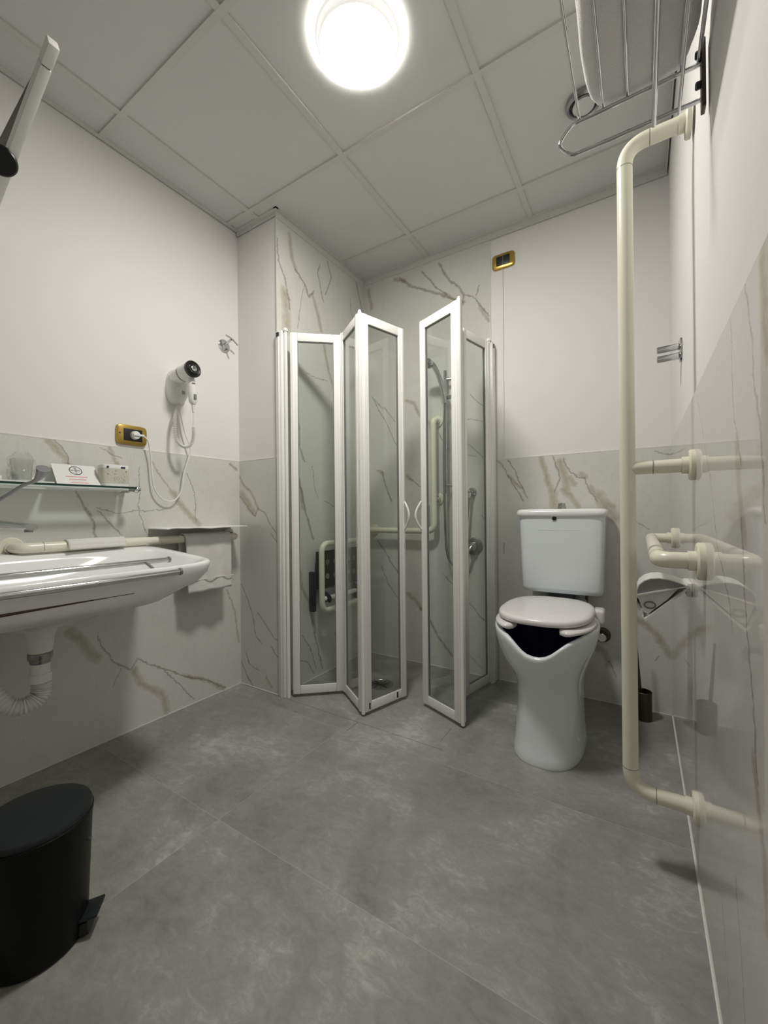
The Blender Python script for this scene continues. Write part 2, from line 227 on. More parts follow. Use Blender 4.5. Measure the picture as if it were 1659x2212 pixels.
M['paper'] = plain('white_paper', (.82, .82, .80), .8, spec=.2, bump=.1, vary=.02)
M['tissue'] = plain('white_tissue_paper', (.78, .78, .75), .95, spec=.1, bump=.5, bscale=300)
M['glass'] = glass_mat('clear_shower_glass')
M['sglass'] = glass_mat('clear_shelf_glass', (.90, .97, .94))
M['gedge'] = plain('dark_green_glass_edge', (.004, .035, .025), .1)
M['tumb'] = glass_mat('wrapped_tumbler_glass', (.975, .98, .975), 1.6, .06)
M['mirr'] = plain('mirror_silver', (.85, .87, .86), .02, metal=1)
M['olive'] = plain('olive_grey_metal', (.09, .09, .06), .5, metal=.3)
M['red'] = plain('red_ink', (.75, .16, .15), .7)
M['ink'] = plain('dark_ink', (.03, .035, .045), .6)
M['brown'] = plain('dark_brown_gap', (.05, .022, .014), .5)
M['fabric'] = plain('speckled_beige_card', (.62, .61, .52), .8, bump=.2, vary=.12)
M['drain'] = plain('dark_drain_steel', (.09, .09, .085), .4, metal=.7)
M['door'] = plain('pale_door_laminate', (.45, .42, .37), .4, vary=.03)
def emis(name, col, s):
    m = bpy.data.materials.new(name); m.use_nodes = True; nt = m.node_tree
    b = nt.nodes['Principled BSDF']; b.inputs['Base Color'].default_value = (.9, .9, .9, 1)
    b.inputs['Emission Color'].default_value = col; b.inputs['Emission Strength'].default_value = s
    return m
M['lamprim'] = emis('faintly_glowing_opal_rim', LAMP_COLOR, .55)
M['lamp'] = emis('glowing_opal_diffuser', LAMP_COLOR, LAMP_STRENGTH)

# ---------------------------------------------------------------- mesh helpers
def BM(): return bmesh.new()
def box(bm, x0, x1, y0, y1, z0, z1, bev=0, seg=2):
    vs = [bm.verts.new((x, y, z)) for x in (x0, x1) for y in (y0, y1) for z in (z0, z1)]
    fs = [(0, 1, 3, 2), (4, 6, 7, 5), (0, 4, 5, 1), (2, 3, 7, 6), (0, 2, 6, 4), (1, 5, 7, 3)]
    F = [bm.faces.new([vs[i] for i in f]) for f in fs]
    if bev:
        es = list({e for f in F for e in f.edges})
        bmesh.ops.bevel(bm, geom=es, offset=bev, segments=seg, profile=.6, affect='EDGES')
    return vs
def obox(bm, p0, p1, w, h, bev=0, up=(0, 0, 1)):
    """bar from p0 to p1 with width w (sideways) and height h (along up)"""
    p0, p1 = Vector(p0), Vector(p1); d = (p1-p0); L = d.length; d.normalize()
    up = Vector(up); s = d.cross(up).normalized(); u = s.cross(d).normalized()
    t = BM(); box(t, 0, L, -w/2, w/2, -h/2, h/2, bev)
    Mx = Matrix((d, -s, u)).transposed().to_4x4(); Mx.translation = p0
    merge(bm, t, Mx)
def merge(bm, t, Mx=None):
    if Mx is not None: bmesh.ops.transform(t, matrix=Mx, verts=t.verts[:])
    me = bpy.data.meshes.new('tmp'); t.to_mesh(me); t.free(); bm.from_mesh(me); bpy.data.meshes.remove(me)
def rings(bm, RS, cap0=True, cap1=True, closed=True):
    V = [[bm.verts.new(p) for p in r] for r in RS]
    n = len(V[0])
    for a, b in zip(V, V[1:]):
        for i in range(n if closed else n-1):
            j = (i+1) % n
            try: bm.faces.new((a[i], a[j], b[j], b[i]))
            except ValueError: pass
    if cap0: bm.faces.new(V[0][::-1])
    if cap1: bm.faces.new(V[-1])
    return V
def frame_at(d):
    d = Vector(d).normalized(); a = Vector((0, 0, 1)) if abs(d.z) < .9 else Vector((1, 0, 0))
    s = d.cross(a).normalized(); return s, s.cross(d).normalized()
def cyl(bm, p0, p1, r0, r1=None, n=32, bev=0):
    r1 = r0 if r1 is None else r1
    p0, p1 = Vector(p0), Vector(p1); s, u = frame_at(p1-p0); d = (p1-p0).normalized()
    def ring(p, r): return [p + s*math.cos(2*PI*i/n)*r + u*math.sin(2*PI*i/n)*r for i in range(n)]
    if bev: R = [ring(p0, r0-bev), ring(p0+d*bev, r0), ring(p1-d*bev, r1), ring(p1, r1-bev)]
    else: R = [ring(p0, r0), ring(p1, r1)]
    rings(bm, R)
def lathe(bm, prof, c=(0, 0, 0), axis=(0, 0, 1), n=40, cap=False):
    """prof: (radius, height along axis)"""
    c = Vector(c); ax = Vector(axis).normalized(); s, u = frame_at(ax)
    R = [[c + ax*h + (s*math.cos(2*PI*i/n)+u*math.sin(2*PI*i/n))*max(r, 1e-5) for i in range(n)] for r, h in prof]
    rings(bm, R, cap, cap)
def round_path(pts, rad, seg=8):
    pts = [Vector(p) for p in pts]; out = [pts[0]]
    for a, b, c in zip(pts, pts[1:], pts[2:]):
        u = (a-b); v = (c-b); lu, lv = u.length, v.length; u.normalize(); v.normalize()
        ang = u.angle(v); t = min(rad/math.tan(ang/2), lu*.49, lv*.49)
        p, q = b+u*t, b+v*t
        for k in range(seg+1):
            s = k/seg; out.append((1-s)**2*p + 2*s*(1-s)*b + s*s*q)
    out.append(pts[-1]); return out
def smooth_path(pts, n=8):
    P = [Vector(p) for p in pts]; P = [P[0]*2-P[1]] + P + [P[-1]*2-P[-2]]; out = []
    for i in range(1, len(P)-2):
        for k in range(n):
            t = k/n; a, b, c, d = P[i-1], P[i], P[i+1], P[i+2]
            out.append(.5*((2*b)+(c-a)*t+(2*a-5*b+4*c-d)*t*t+(3*b-3*c+d-a)*t**3))
    out.append(P[-2]); return out
def tube(bm, path, r, n=16, closed=False, cap=True):
    path = [Vector(p) for p in path]; k = len(path); R = []; prev = None
    for i, p in enumerate(path):
        if closed: d = path[(i+1) % k]-path[i-1]
        else: d = path[min(i+1, k-1)]-path[max(i-1, 0)]
        if d.length < 1e-9: d = Vector((0, 0, 1))
        d.normalize()
        if prev is None: s, u = frame_at(d)
        else:
            s = prev - d*prev.dot(d)
            s = s.normalized() if s.length > 1e-6 else frame_at(d)[0]
            u = s.cross(d).normalized()
        prev = s; rr = r(i/(k-1)) if callable(r) else r
        R.append([p + s*math.cos(2*PI*j/n)*rr + u*math.sin(2*PI*j/n)*rr for j in range(n)])
    if closed: R.append(R[0])
    rings(bm, R, cap and not closed, cap and not closed)
    if closed: bmesh.ops.remove_doubles(bm, verts=bm.verts[:], dist=1e-6)
def coil(a_path, r, turns, wire=.0018):
    pts = [Vector(p) for p in a_path]; out = []; k = len(pts); prev = None; NS = turns*10
    for i in range(NS+1):
        f = i/NS*(k-1); j = min(int(f), k-2); t = f-j
        p = pts[j].lerp(pts[j+1], t); d = (pts[j+1]-pts[j]).normalized()
        if prev is None: s, u = frame_at(d)
        else: s = (prev-d*prev.dot(d)).normalized(); u = s.cross(d)
        prev = s; a = 2*PI*turns*i/NS
        out.append(p+(s*math.cos(a)+u*math.sin(a))*r)
    return out
def sellipse(cx, cy_, a, b, e=2.5, n=48, z=0, y_pow=None):
    o = []
    for i in range(n):
        t = 2*PI*i/n; c, s = math.cos(t), math.sin(t)
        o.append(Vector((cx+a*math.copysign(abs(c)**(2/e), c), cy_+b*math.copysign(abs(s)**(2/e), s), z)))
    return o
def obj(name, bm, mat, parent=None, smooth=True, loc=None, angle=35):
    """one mesh object; geometry is given in world coordinates"""
    base = Vector((0, 0, 0)); p = parent
    while p is not None: base += p.location; p = p.parent
    if loc is not None and parent is None: base = Vector(loc)
    bmesh.ops.recalc_face_normals(bm, faces=bm.faces[:])
    bmesh.ops.translate(bm, verts=bm.verts[:], vec=-base)
    me = bpy.data.meshes.new(name); bm.to_mesh(me); bm.free()
    mats = mat if isinstance(mat, list) else [mat]
    for k in mats: me.materials.append(M[k])
    if smooth:
        for p_ in me.polygons: p_.use_smooth = True
        try: me.set_sharp_from_angle(angle=math.radians(angle))
        except Exception: pass
    o = bpy.data.objects.new(name, me); COL.objects.link(o)
    if parent is not None: o.parent = parent
    elif loc is not None: o.location = loc
    return o
def tag(o, label=None, cat=None, group=None, kind=None):
    for k, v in (('label', label), ('category', cat), ('group', group), ('kind', kind)):
        if v: o[k] = v
    return o
def thing(name, loc, label, cat, group=None):
    o = bpy.data.objects.new(name, None); o.empty_display_size = .05; COL.objects.link(o); o.location = loc
    return tag(o, label, cat, group)
def struct(name, bm, mat, parent=None, smooth=False):
    o = obj(name, bm, mat, parent, smooth)
    if parent is None: o['kind'] = 'structure'
    return o
def bx(*a, **k):
    b = BM(); box(b, *a, **k); return b
def islands(name, bm, mat, parent, smooth=True):
    """every loose piece of the mesh becomes a part of its own, all with the same kind name"""
    seen = set(); out = []
    bm.verts.ensure_lookup_table()
    for v0 in bm.verts:
        if v0 in seen: continue
        st = [v0]; isl = {v0}
        while st:
            v = st.pop()
            for e in v.link_edges:
                w_ = e.other_vert(v)
                if w_ not in isl: isl.add(w_); st.append(w_)
        seen |= isl; out.append(isl)
    for isl in out:
        nb = BM(); mp_ = {v: nb.verts.new(v.co) for v in isl}
        for f in {f for v in isl for f in v.link_faces}: nb.faces.new([mp_[v] for v in f.verts])
        obj(name, nb, mat, parent, smooth)
    bm.free()
def quad(bm, pts): bm.faces.new([bm.verts.new(p) for p in pts])
# ================================================================= the setting
struct('floor', bx(XL-.12, XR+.12, YF-.12, YB+.12, -.06, 0), 'floor')
G = .006
w = struct('wall_left', bx(XL-.11, XL-G, YF-.1, YB+.1, 0, ZC+.05), 'paint')
struct('tile_cladding', bx(XL-G, XL, YF, YC, 0, ZT), 'marL', w)
b = BM(); box(b, XL-G, XL+.0006, YF, YC, ZT, ZT+.003); struct('cladding_edge', b, 'caulk', w)
w = struct('wall_back', bx(XL-.1, XR+.1, YB+G, YB+.11, 0, ZC+.05), 'paint')
struct('tile_cladding', bx(XC, -.695, YB, YB+G, 1.203, ZC-.003), 'marBU', w)
struct('tile_cladding', bx(XC, -.695, YB, YB+G, 0, 1.203), 'marBL', w)
struct('tile_cladding', bx(-.695, XR, YB, YB+G, 0, ZT), 'marBT', w)
b = BM(); box(b, -.695, XR, YB-.0006, YB+G, ZT, ZT+.003); box(b, -.695, -.692, YB-.0006, YB+G, ZT, ZC); struct('cladding_edge', b, 'caulk', w)
w = struct('wall_right', bx(XR+G, XR+.11, YF-.1, YB+.1, 0, ZC+.05), 'paint')
struct('tile_cladding', bx(XR, XR+G, YF, YB, 0, ZT), 'marR', w)
w = struct('wall_front', bx(XL-.1, XR+.1, YF-.11, YF-G, 0, ZC+.05), 'paint')
struct('tile_cladding', bx(XL, -1.35, YF-G, YF, 0, ZT), 'marF', w)
w = struct('wall_shower', bx(XL-.005, XC-G, YC+G, YB+.02, 0, ZC+.02), 'paint')
struct('tile_cladding', bx(XL, XC, YC, YC+G, 0, ZT), 'marC', w)
struct('side_cladding', bx(XC-G, XC, YC, YB, 0, ZC-.003), 'marS', w)
b = BM(); box(b, XL, XC, YC-.0006, YC+G, ZT, ZT+.003); struct('cladding_edge', b, 'caulk', w)
d = struct('door_1', bx(-1.25, -.40, YF-.03, YF+.005, .005, 2.05), 'door')
b = BM()
for x in (-1.30, -.40): box(b, x, x+.05, YF-.02, YF+.015, 0, 2.10)
box(b, -1.30, -.35, YF-.02, YF+.015, 2.05, 2.10); struct('door_frame', b, 'white', d)
b = BM(); cyl(b, (-.48, YF, 1.0), (-.48, YF+.05, 1.0), .01); cyl(b, (-.48, YF+.045, 1.0), (-.60, YF+.045, 1.0), .009); struct('door_handle', b, 'chrome', d, True)
# baseboard-like sealant joints where the tiles meet the floor
b = BM(); box(b, XL, XL+.003, YF, YC, 0, .003); box(b, XR-.003, XR, YF, YB, 0, .003)
box(b, XC, XR, YB-.003, YB, 0, .003); box(b, XL, XC, YC-.003, YC, 0, .003); box(b, XC, XC+.003, YC, YB, 0, .003)
struct('trim_1', b, 'caulk')
# ceiling: recessed boards in an exposed grid
struct('ceiling', bx(XL-.1, XR+.1, YF-.1, YB+.1, ZC+.007, ZC+.06), 'ceil')
b = BM(); gxs = [-1.673, -1.073, -.473]; gys = [-.405, .195, .795, 1.395, 1.995]
for x in gxs: box(b, x-.012, x+.012, YF, YB if x > XC-.02 else YC, ZC, ZC+.0075)
for y in gys: box(b, (XL if y < YC else XC), XR, y-.012, y+.012, ZC-.0006, ZC+.0075)
struct('trim_2', b, 'grid')
b = BM(); e = .018; zz = 0
for (x0, x1, y0, y1) in ((XL, XL+e, YF, YC), (XR-e, XR, YF, YB), (XC, XR, YB-e, YB), (XC, XC+e, YC-e, YB), (XL, XC+e, YC-e, YC), (XL, XR, YF, YF+e)):
    zz += .00015; box(b, x0, x1, y0, y1, ZC-.001-zz, ZC+.0075-zz)
h = .032
for (x0, x1, y0, y1, hh) in ((XC, XR, YB-.005, YB, h), (XC+.0002, XC+.005, YC, YB-.005, h), (XL, XC+.005, YC-.005, YC-.0002, .02), (XR-.004, XR, YF, YB, .02)):
    zz += .0002; box(b, x0, x1, y0, y1, ZC-hh-zz, ZC-.0003-zz)
struct('trim_3', b, 'grid')

# ================================================================= ceiling fixtures
LC = (-.763, 1.078)
t = thing('ceiling_light', (LC[0], LC[1], ZC), 'round glowing ceiling light with a thin pale rim', 'ceiling light')
b = BM(); lathe(b, [(.137, 0), (.137, -.004), (.131, -.008), (.1245, -.032), (.1225, -.035), (.1205, -.033), (.1205, -.020)], (*LC, ZC)); obj('base_rim', b, 'lamprim', t)
b = BM(); lathe(b, [(.1203, -.030), (.116, -.0335), (.10, -.0375), (.05, -.0405), (.0, -.041)], (*LC, ZC), cap=False); obj('diffuser', b, 'lamp', t)
VC = (-.168, 1.705)
t = thing('air_vent', (*VC, ZC), 'small round metal air vent in the ceiling behind the towel rack', 'air vent')
b = BM(); lathe(b, [(.062, 0), (.060, -.010), (.052, -.016), (.046, -.010), (.044, 0)], (*VC, ZC)); obj('ring', b, 'steel', t)
b = BM(); cyl(b, (*VC, ZC-.001), (*VC, ZC-.004), .046); obj('duct_opening', b, 'black', t)
b = BM(); lathe(b, [(.036, -.004), (.038, -.016), (.030, -.022), (.0, -.024)], (*VC, ZC)); obj('centre_disc', b, 'ceil', t)

# ================================================================= shower doors
ZB, ZT2 = .016, 1.832
def panel(root, p0, p1, name, z0=ZB, z1=ZT2, st=.036, rl=.042, dp=.020):
    a = Vector((*p0, 0)); c = Vector((*p1, 0)); d = (c-a); L = d.length; d.normalize()
    def seg(b, s0, s1, za, zb, dd=dp, bev=.003):
        m0 = a + d*((s0+s1)/2)
        t_ = BM(); box(t_, -(s1-s0)/2, (s1-s0)/2, -dd/2, dd/2, za, zb, bev)
        Mx = Matrix((d, Vector((-d.y, d.x, 0)), Vector((0, 0, 1)))).transposed().to_4x4(); Mx.translation = m0
        merge(b, t_, Mx)
    b = BM(); g = .006
    seg(b, g, g+st, z0, z1); seg(b, L-g-st, L-g, z0, z1); seg(b, g+st, L-g-st, z0, z0+rl, dp*.92); seg(b, g+st, L-g-st, z1-rl, z1, dp*.92)
    # raised ribs of the extruded profile
    for s in (g+st*.33, L-g-st*.33): seg(b, s-.003, s+.003, z0+.002, z1-.002, dp+.006, .001)
    f = obj(name, b, 'lacq', root, angle=30)
    b = BM(); seg(b, g+st-.004, L-g-st+.004, z0+rl-.004, z1-rl+.004, .004, 0); obj('glass_pane', b, 'glass', f, False)
    b = BM()
    ga, gb, za, zb, q = g+st, L-g-st, z0+rl, z1-rl, .003
    seg(b, ga, ga+q, za, zb, .010, 0); seg(b, gb-q, gb, za, zb, .010, 0); seg(b, ga, gb, za, za+q, .010, 0); seg(b, ga, gb, zb-q, zb, .010, 0)
    obj('gasket', b, 'grey', f, False)
    return f, a, d, L
def hinge(root, p, z0=ZB-.006, z1=ZT2+.006):
    b = BM(); cyl(b, (*p, z0), (*p, z1), .0085, n=20); cyl(b, (*p, z1-.002), (*p, z1+.006), .0055, n=16); obj('hinge_post', b, 'lacq', root)
def door_handle(frame, a, d, s, side, out):
    """bowed pull on the free stile; out = horizontal direction in which it bows"""
    n = Vector((-d.y, d.x, 0))*side; p = a+d*s
    pts = []
    for k in range(13):
        u = k/12; bow = math.sin(PI*u)
        pts.append(p + n*(.012+.022*bow) + Vector(out)*(.020*bow) + Vector((0, 0, .975-.135*u)))
    b = BM(); tube(b, pts, lambda u: .0055-.0015*abs(u-.5), 12); obj('door_handle', b, 'wplas', frame)
    b = BM(); q = p - n*.012 - Vector(out)*.028
    obox(b, q+Vector((0, 0, .855)), q+Vector((0, 0, .96)), .026, .006, .002, up=n); obj('inner_pull', b, 'white', frame)
PA = [(-1.490, 1.484), (-1.29, 1.656), (-1.072, 1.511), (-.994, 1.773)]
t = thing('folding_shower_door', (-1.53, 1.47, 0), 'left folding shower door, three white framed glass panels zigzagging from the tiled corner', 'shower door', 'folding shower doors')
b = BM(); box(b, -1.5515, -1.512, 1.452, 1.496, 0, 1.842, .004); box(b, -1.535, -1.527, 1.448, 1.50, 0, 1.838, .001); obj('wall_profile', b, 'lacq', t, angle=30)
b = BM(); box(b, -1.542, -1.526, 1.4465, 1.4525, 1.812, 1.832); obj('profile_badge', b, 'ink', t, False)
b = BM(); cyl(b, (-1.503, 1.474, 0), (-1.503, 1.474, 1.846), .009, n=20); lathe(b, [(.012, 0), (.013, .008), (.009, .016), (0, .019)], (-1.503, 1.474, 1.838), n=20); obj('hinge_post', b, 'lacq', t)
panel(t, PA[0], PA[1], 'door_panel'); panel(t, PA[1], PA[2], 'door_panel'); f, a, d, L = panel(t, PA[2], PA[3], 'door_panel')
door_handle(f, a, d, L-.012, -1, (.35, -.94, 0) if False else (.5, -.3, 0))
b = BM()
for s, z in ((.03, .040), (L-.07, .040)):
    p = a+d*s; n = Vector((d.y, -d.x, 0)); q = p+n*.0105
    obox(b, q+Vector((0, 0, z-.014)), q+Vector((0, 0, z+.014)), .007, .002, 0, up=n)
islands('drain_slot', b, 'black', f, False)
for p in PA[1:3]: hinge(t, p)
PB = [(-.888, 1.751), (-.650, 1.650), (-.744, 1.900), (-.688, 2.160)]
t = thing('folding_shower_door', (-.68, 2.2, 0), 'right folding shower door beside the toilet, narrow white framed glass panels folded back', 'shower door', 'folding shower doors')
b = BM(); box(b, -.712, -.668, 2.170, 2.229, 0, 1.842, .004); box(b, -.708, -.672, 2.164, 2.172, 0, 1.838, .001); obj('wall_profile', b, 'lacq', t, angle=30)
b = BM(); box(b, -.669, -.6655, 2.190, 2.206, 1.812, 1.832); obj('profile_badge', b, 'ink', t, False)
b = BM(); cyl(b, (-.684, 2.160, 0), (-.684, 2.160, 1.846), .009, n=20); lathe(b, [(.012, 0), (.013, .008), (.009, .016), (0, .019)], (-.684, 2.160, 1.838), n=20); obj('hinge_post', b, 'lacq', t)
f, a, d, L = panel(t, PB[0], PB[1], 'door_panel'); panel(t, PB[1], PB[2], 'door_panel'); panel(t, PB[2], PB[3], 'door_panel')
door_handle(f, a, d, .012, -1, (-.5, -.25, 0))
for p in PB[1:3]: hinge(t, p)

# ================================================================= inside the shower
def flange(name, p, n, parent, r=.036, th=.016):
    b = BM(); lathe(b, [(r, 0), (r, th*.75), (r*.9, th), (.021, th), (.021, th+.014), (.018, th+.014)], p, n, 36); obj(name, b, 'cream', parent)
YR = YB-.062
t = thing('shower_grab_rail', (-1.02, YB, .8), 'cream L-shaped grab rail on the marble wall inside the shower', 'grab rail', 'cream nylon grab rails')
b = BM(); tube(b, round_path([(-1.475, YB-.005, .812), (-1.475, YR, .812), (-1.018, YR, .812), (-1.018, YR, 1.462), (-1.018, YB-.005, 1.462)], .05, 8), .0172, 20); obj('rail', b, 'cream', t)
b = BM(); cyl(b, (-1.018, YB-.01, 1.0), (-1.018, YR, 1.0), .015, n=20); obj('wall_stay', b, 'cream', t)
for p in ((-1.475, YB, .812), (-1.018, YB, 1.0), (-1.018, YB, 1.462)): flange('wall_flange', p, (0, -1, 0), t, .034, .010)
# fold-up seat
t = thing('folding_shower_seat', (XC, 1.88, .42), 'folded up shower seat with cream tube frame and black panel on the shower wall', 'shower seat')
XS = -1.475
b = BM(); y0, y1 = 1.700, 2.095
lp = round_path([(XS, 1.9, .755), (XS, y0, .755), (XS, y0, .385), (XS, y1, .385), (XS, y1, .755), (XS, 1.9, .755)], .055, 8)
tube(b, lp[:-1], .0155, 18, closed=True); obj('seat_frame', b, 'cream', t)
b = BM(); box(b, -1.525, -1.512, 1.705, 2.09, .50, .71, .006); bk = obj('backing_panel', b, 'black', t)
b = BM()
for yy in (1.79, 1.855, 1.92, 1.985, 2.04):
    for zz in (.565, .645): cyl(b, (-1.512, yy, zz), (-1.5085, yy, zz), .0155, n=24)
islands('panel_stud', b, 'grey', bk)
for yy in (1.690, 2.105):
    b = BM(); box(b, XC, -1.515, yy-.012, yy+.012, .38, .60, .008); obj('wall_bracket', b, 'black', t)
b = BM(); cyl(b, (-1.495, 1.725, .445), (-1.495, 2.09, .445), .0135, n=20, bev=.003); obj('pivot_bar', b, 'lacq', t)
for yy in (1.765, 2.045):
    b = BM(); tube(b, smooth_path([(-1.525, yy-.02, .50), (-1.49, yy-.008, .475), (-1.472, yy, .45), (-1.48, yy+.002, .425)], 5), .0085, 12); cyl(b, (-1.495, yy-.012, .445), (-1.495, yy+.014, .445), .019, n=20); obj('pivot_clamp', b, 'black', t)
b = BM(); box(b, -1.511, -1.505, 1.72, 2.08, .455, .495, .002); obj('lower_slat', b, 'grey', t)
# slide bar, handset, hose, mixer
t = thing('shower_slide_bar', (-.945, YB, 1.05), 'chrome vertical shower slide bar behind the right folding door', 'shower bar')
YS = 2.178
b = BM(); cyl(b, (-.945, YS, 1.03), (-.945, YS, 1.735), .0105, n=24); obj('bar', b, 'chrome', t)
for z in (1.075, 1.685):
    b = BM(); cyl(b, (-.90, YB, z), (-.90, YS+.01, z), .014, n=20); cyl(b, (-.945, YS, z), (-.895, YS+.012, z), .010, n=16); lathe(b, [(.022, 0), (.021, .006), (.014, .012)], (-.90, YB, z), (0, -1, 0), 24, True); obj('wall_mount', b, 'chrome', t)
b = BM(); cyl(b, (-.945, YS, 1.555), (-.945, YS, 1.605), .017, n=24, bev=.003); cyl(b, (-.945, YS-.005, 1.58), (-.93, YS-.055, 1.585), .013, n=20); cyl(b, (-.945, YS, 1.58), (-.895, YS, 1.58), .012, n=20, bev=.002); obj('slider', b, 'chrome', t)
t = thing('shower_handset', (-.93, 2.12, 1.58), 'chrome hand shower resting in the slider at the top of the bar', 'shower head')
b = BM(); hp = smooth_path([(-.925, 2.125, 1.535), (-.932, 2.115, 1.60), (-.948, 2.100, 1.68), (-.972, 2.085, 1.740), (-.990, 2.078, 1.756)], 8)
tube(b, hp, lambda u: .0125+.004*u, 16); obj('handle', b, 'chrome', t)
b = BM(); lathe(b, [(.014, .022), (.024, .018), (.030, .006), (.031, -.004), (.027, -.010), (0, -.011)], (-.998, 2.062, 1.752), (.35, .35, .75), 32); obj('spray_head', b, 'chrome', t)
b = BM(); cyl(b, Vector((-.998, 2.062, 1.752))+Vector((-.35, -.35, -.75)).normalized()*.010, Vector((-.998, 2.062, 1.752))+Vector((-.35, -.35, -.75)).normalized()*.013, .023); obj('spray_face', b, 'grey', t)
t = thing('shower_hose', (-.805, YB, 1.03), 'long silver shower hose looping from the handset down and up to its wall outlet', 'hose')
b = BM(); tube(b, smooth_path([(-.925, 2.125, 1.535), (-.940, 2.145, 1.40), (-.946, 2.150, 1.15), (-.946, 2.160, .85), (-.940, 2.165, .70), (-.915, 2.165, .635), (-.880, 2.165, .615), (-.850, 2.170, .65), (-.836, 2.175, .74), (-.822, 2.180, .88), (-.812, 2.185, 1.0)], 10), .0068, 12); obj('hose_tube', b, 'steel', t)
b = BM(); lathe(b, [(.026, 0), (.025, .008), (.016, .014), (.015, .035), (0, .038)], (-.808, YB, 1.035), (0, -1, 0), 28); cyl(b, (-.810, YB-.028, 1.03), (-.812, YB-.04, .995), .010, n=16); obj('wall_outlet', b, 'chrome', t)
t = thing('shower_mixer', (-.800, YB, .727), 'chrome single lever shower mixer on the wall below the hose outlet', 'tap')
b = BM(); lathe(b, [(.050, 0), (.049, .004), (.040, .008), (.024, .010)], (-.800, YB, .727), (0, -1, 0), 36, True); obj('wall_plate', b, 'steel', t)
b = BM(); lathe(b, [(.024, .005), (.025, .035), (.021, .042), (0, .044)], (-.800, YB, .727), (0, -1, 0), 28); obj('valve_body', b, 'chrome', t)
b = BM(); tube(b, smooth_path([(-.802, YB-.04, .727), (-.812, YB-.055, .705), (-.835, YB-.062, .660), (-.848, YB-.064, .635)], 6), lambda u: .010-.003*u, 14); obj('lever', b, 'chrome', t)
# drain
DC = (-1.190, 1.840)
t = thing('floor_drain', (*DC, 0), 'round metal drain grate in the shower floor', 'drain')
b = BM(); lathe(b, [(.068, 0), (.068, .002), (.058, .003), (.056, .0012)], (*DC, 0), n=40, cap=True); obj('rim', b, 'steel', t)
b = BM()
for k in range(10):
    an = PI*2*k/10; obox(b, (DC[0]+.012*math.cos(an), DC[1]+.012*math.sin(an), .0022), (DC[0]+.050*math.cos(an+.25), DC[1]+.050*math.sin(an+.25), .0022), .007, .0016)
cyl(b, (*DC, .001), (*DC, .004), .009, n=16); obj('grate', b, 'drain', t, False)

# ================================================================= toilet
TX = -.328
t = thing('toilet', (TX, 1.75, 0), 'white close coupled toilet with a cut away rim and closed lid', 'toilet')
NR = 64
def tring(hw, yf, yb, zf, e=2.4, cx=TX):
    """zf: function of front-ness (0..1 at the very front) or a number"""
    r = []
    cyy, bb = (yf+yb)/2, (yb-yf)/2
    for i in range(NR):
        a_ = 2*PI*i/NR; c_, s_ = math.cos(a_), math.sin(a_)
        x = cx+hw*math.copysign(abs(c_)**(2/e), c_); y = cyy+bb*math.copysign(abs(s_)**(2/e), s_)
        z = zf(x, y) if callable(zf) else zf
        r.append(Vector((x, y, z)))
    return r
def rimz(x, y):
    fr = max(0, min(1, (1.66-y)/.10)); fr = fr*fr*(3-2*fr)
    return .478-.066*math.exp(-(abs(x-TX-.010)/.082)**2.6)*fr-.008*fr
def blend(z0, s, sink=0): return lambda x, y: z0+(rimz(x, y)-z0)*s-sink
b = BM()
BX0 = TX+.012
RS = [tring(.127, 1.530, 1.99, 0, 2.6, BX0), tring(.129, 1.528, 1.99, .008, 2.6, BX0), tring(.124, 1.536, 1.99, .030, 2.6, BX0), tring(.120, 1.545, 1.985, .08, 2.6, BX0),
      tring(.118, 1.552, 1.985, .15, 2.5, BX0), tring(.117, 1.554, 1.985, .22, 2.4, BX0), tring(.121, 1.549, 1.99, .268, 2.3, BX0), tring(.137, 1.535, 2.0, blend(.268, .20), 2.2, TX+.008),
      tring(.162, 1.517, 2.02, blend(.268, .42), 2.2), tring(.181, 1.503, 2.03, blend(.268, .64), 2.2), tring(.191, 1.493, 2.04, blend(.268, .85), 2.2),
      tring(.1925, 1.490, 2.04, blend(.268, .94), 2.2), tring(.191, 1.4915, 2.036, blend(.268, .985), 2.2), tring(.186, 1.496, 2.03, blend(.268, 1.0, -.001), 2.2), tring(.176, 1.506, 2.02, blend(.268, 1.0, -.002), 2.2), tring(.168, 1.514, 2.0, blend(.268, .985), 2.2),
      tring(.163, 1.519, 1.97, blend(.268, .93), 2.2)]
rings(b, RS, True, False)
box(b, TX-.11, TX+.11, 1.96, 2.19, .34, .506, .02, 3)
obj('pan', b, 'toil', t, angle=60)
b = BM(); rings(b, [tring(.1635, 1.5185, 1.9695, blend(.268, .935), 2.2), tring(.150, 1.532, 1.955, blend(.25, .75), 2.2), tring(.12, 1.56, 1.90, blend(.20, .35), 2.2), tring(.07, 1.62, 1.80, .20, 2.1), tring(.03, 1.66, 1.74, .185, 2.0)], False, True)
obj('bowl_interior', b, 'navy', t, angle=60)['label'] = 'dark navy bowl interior'
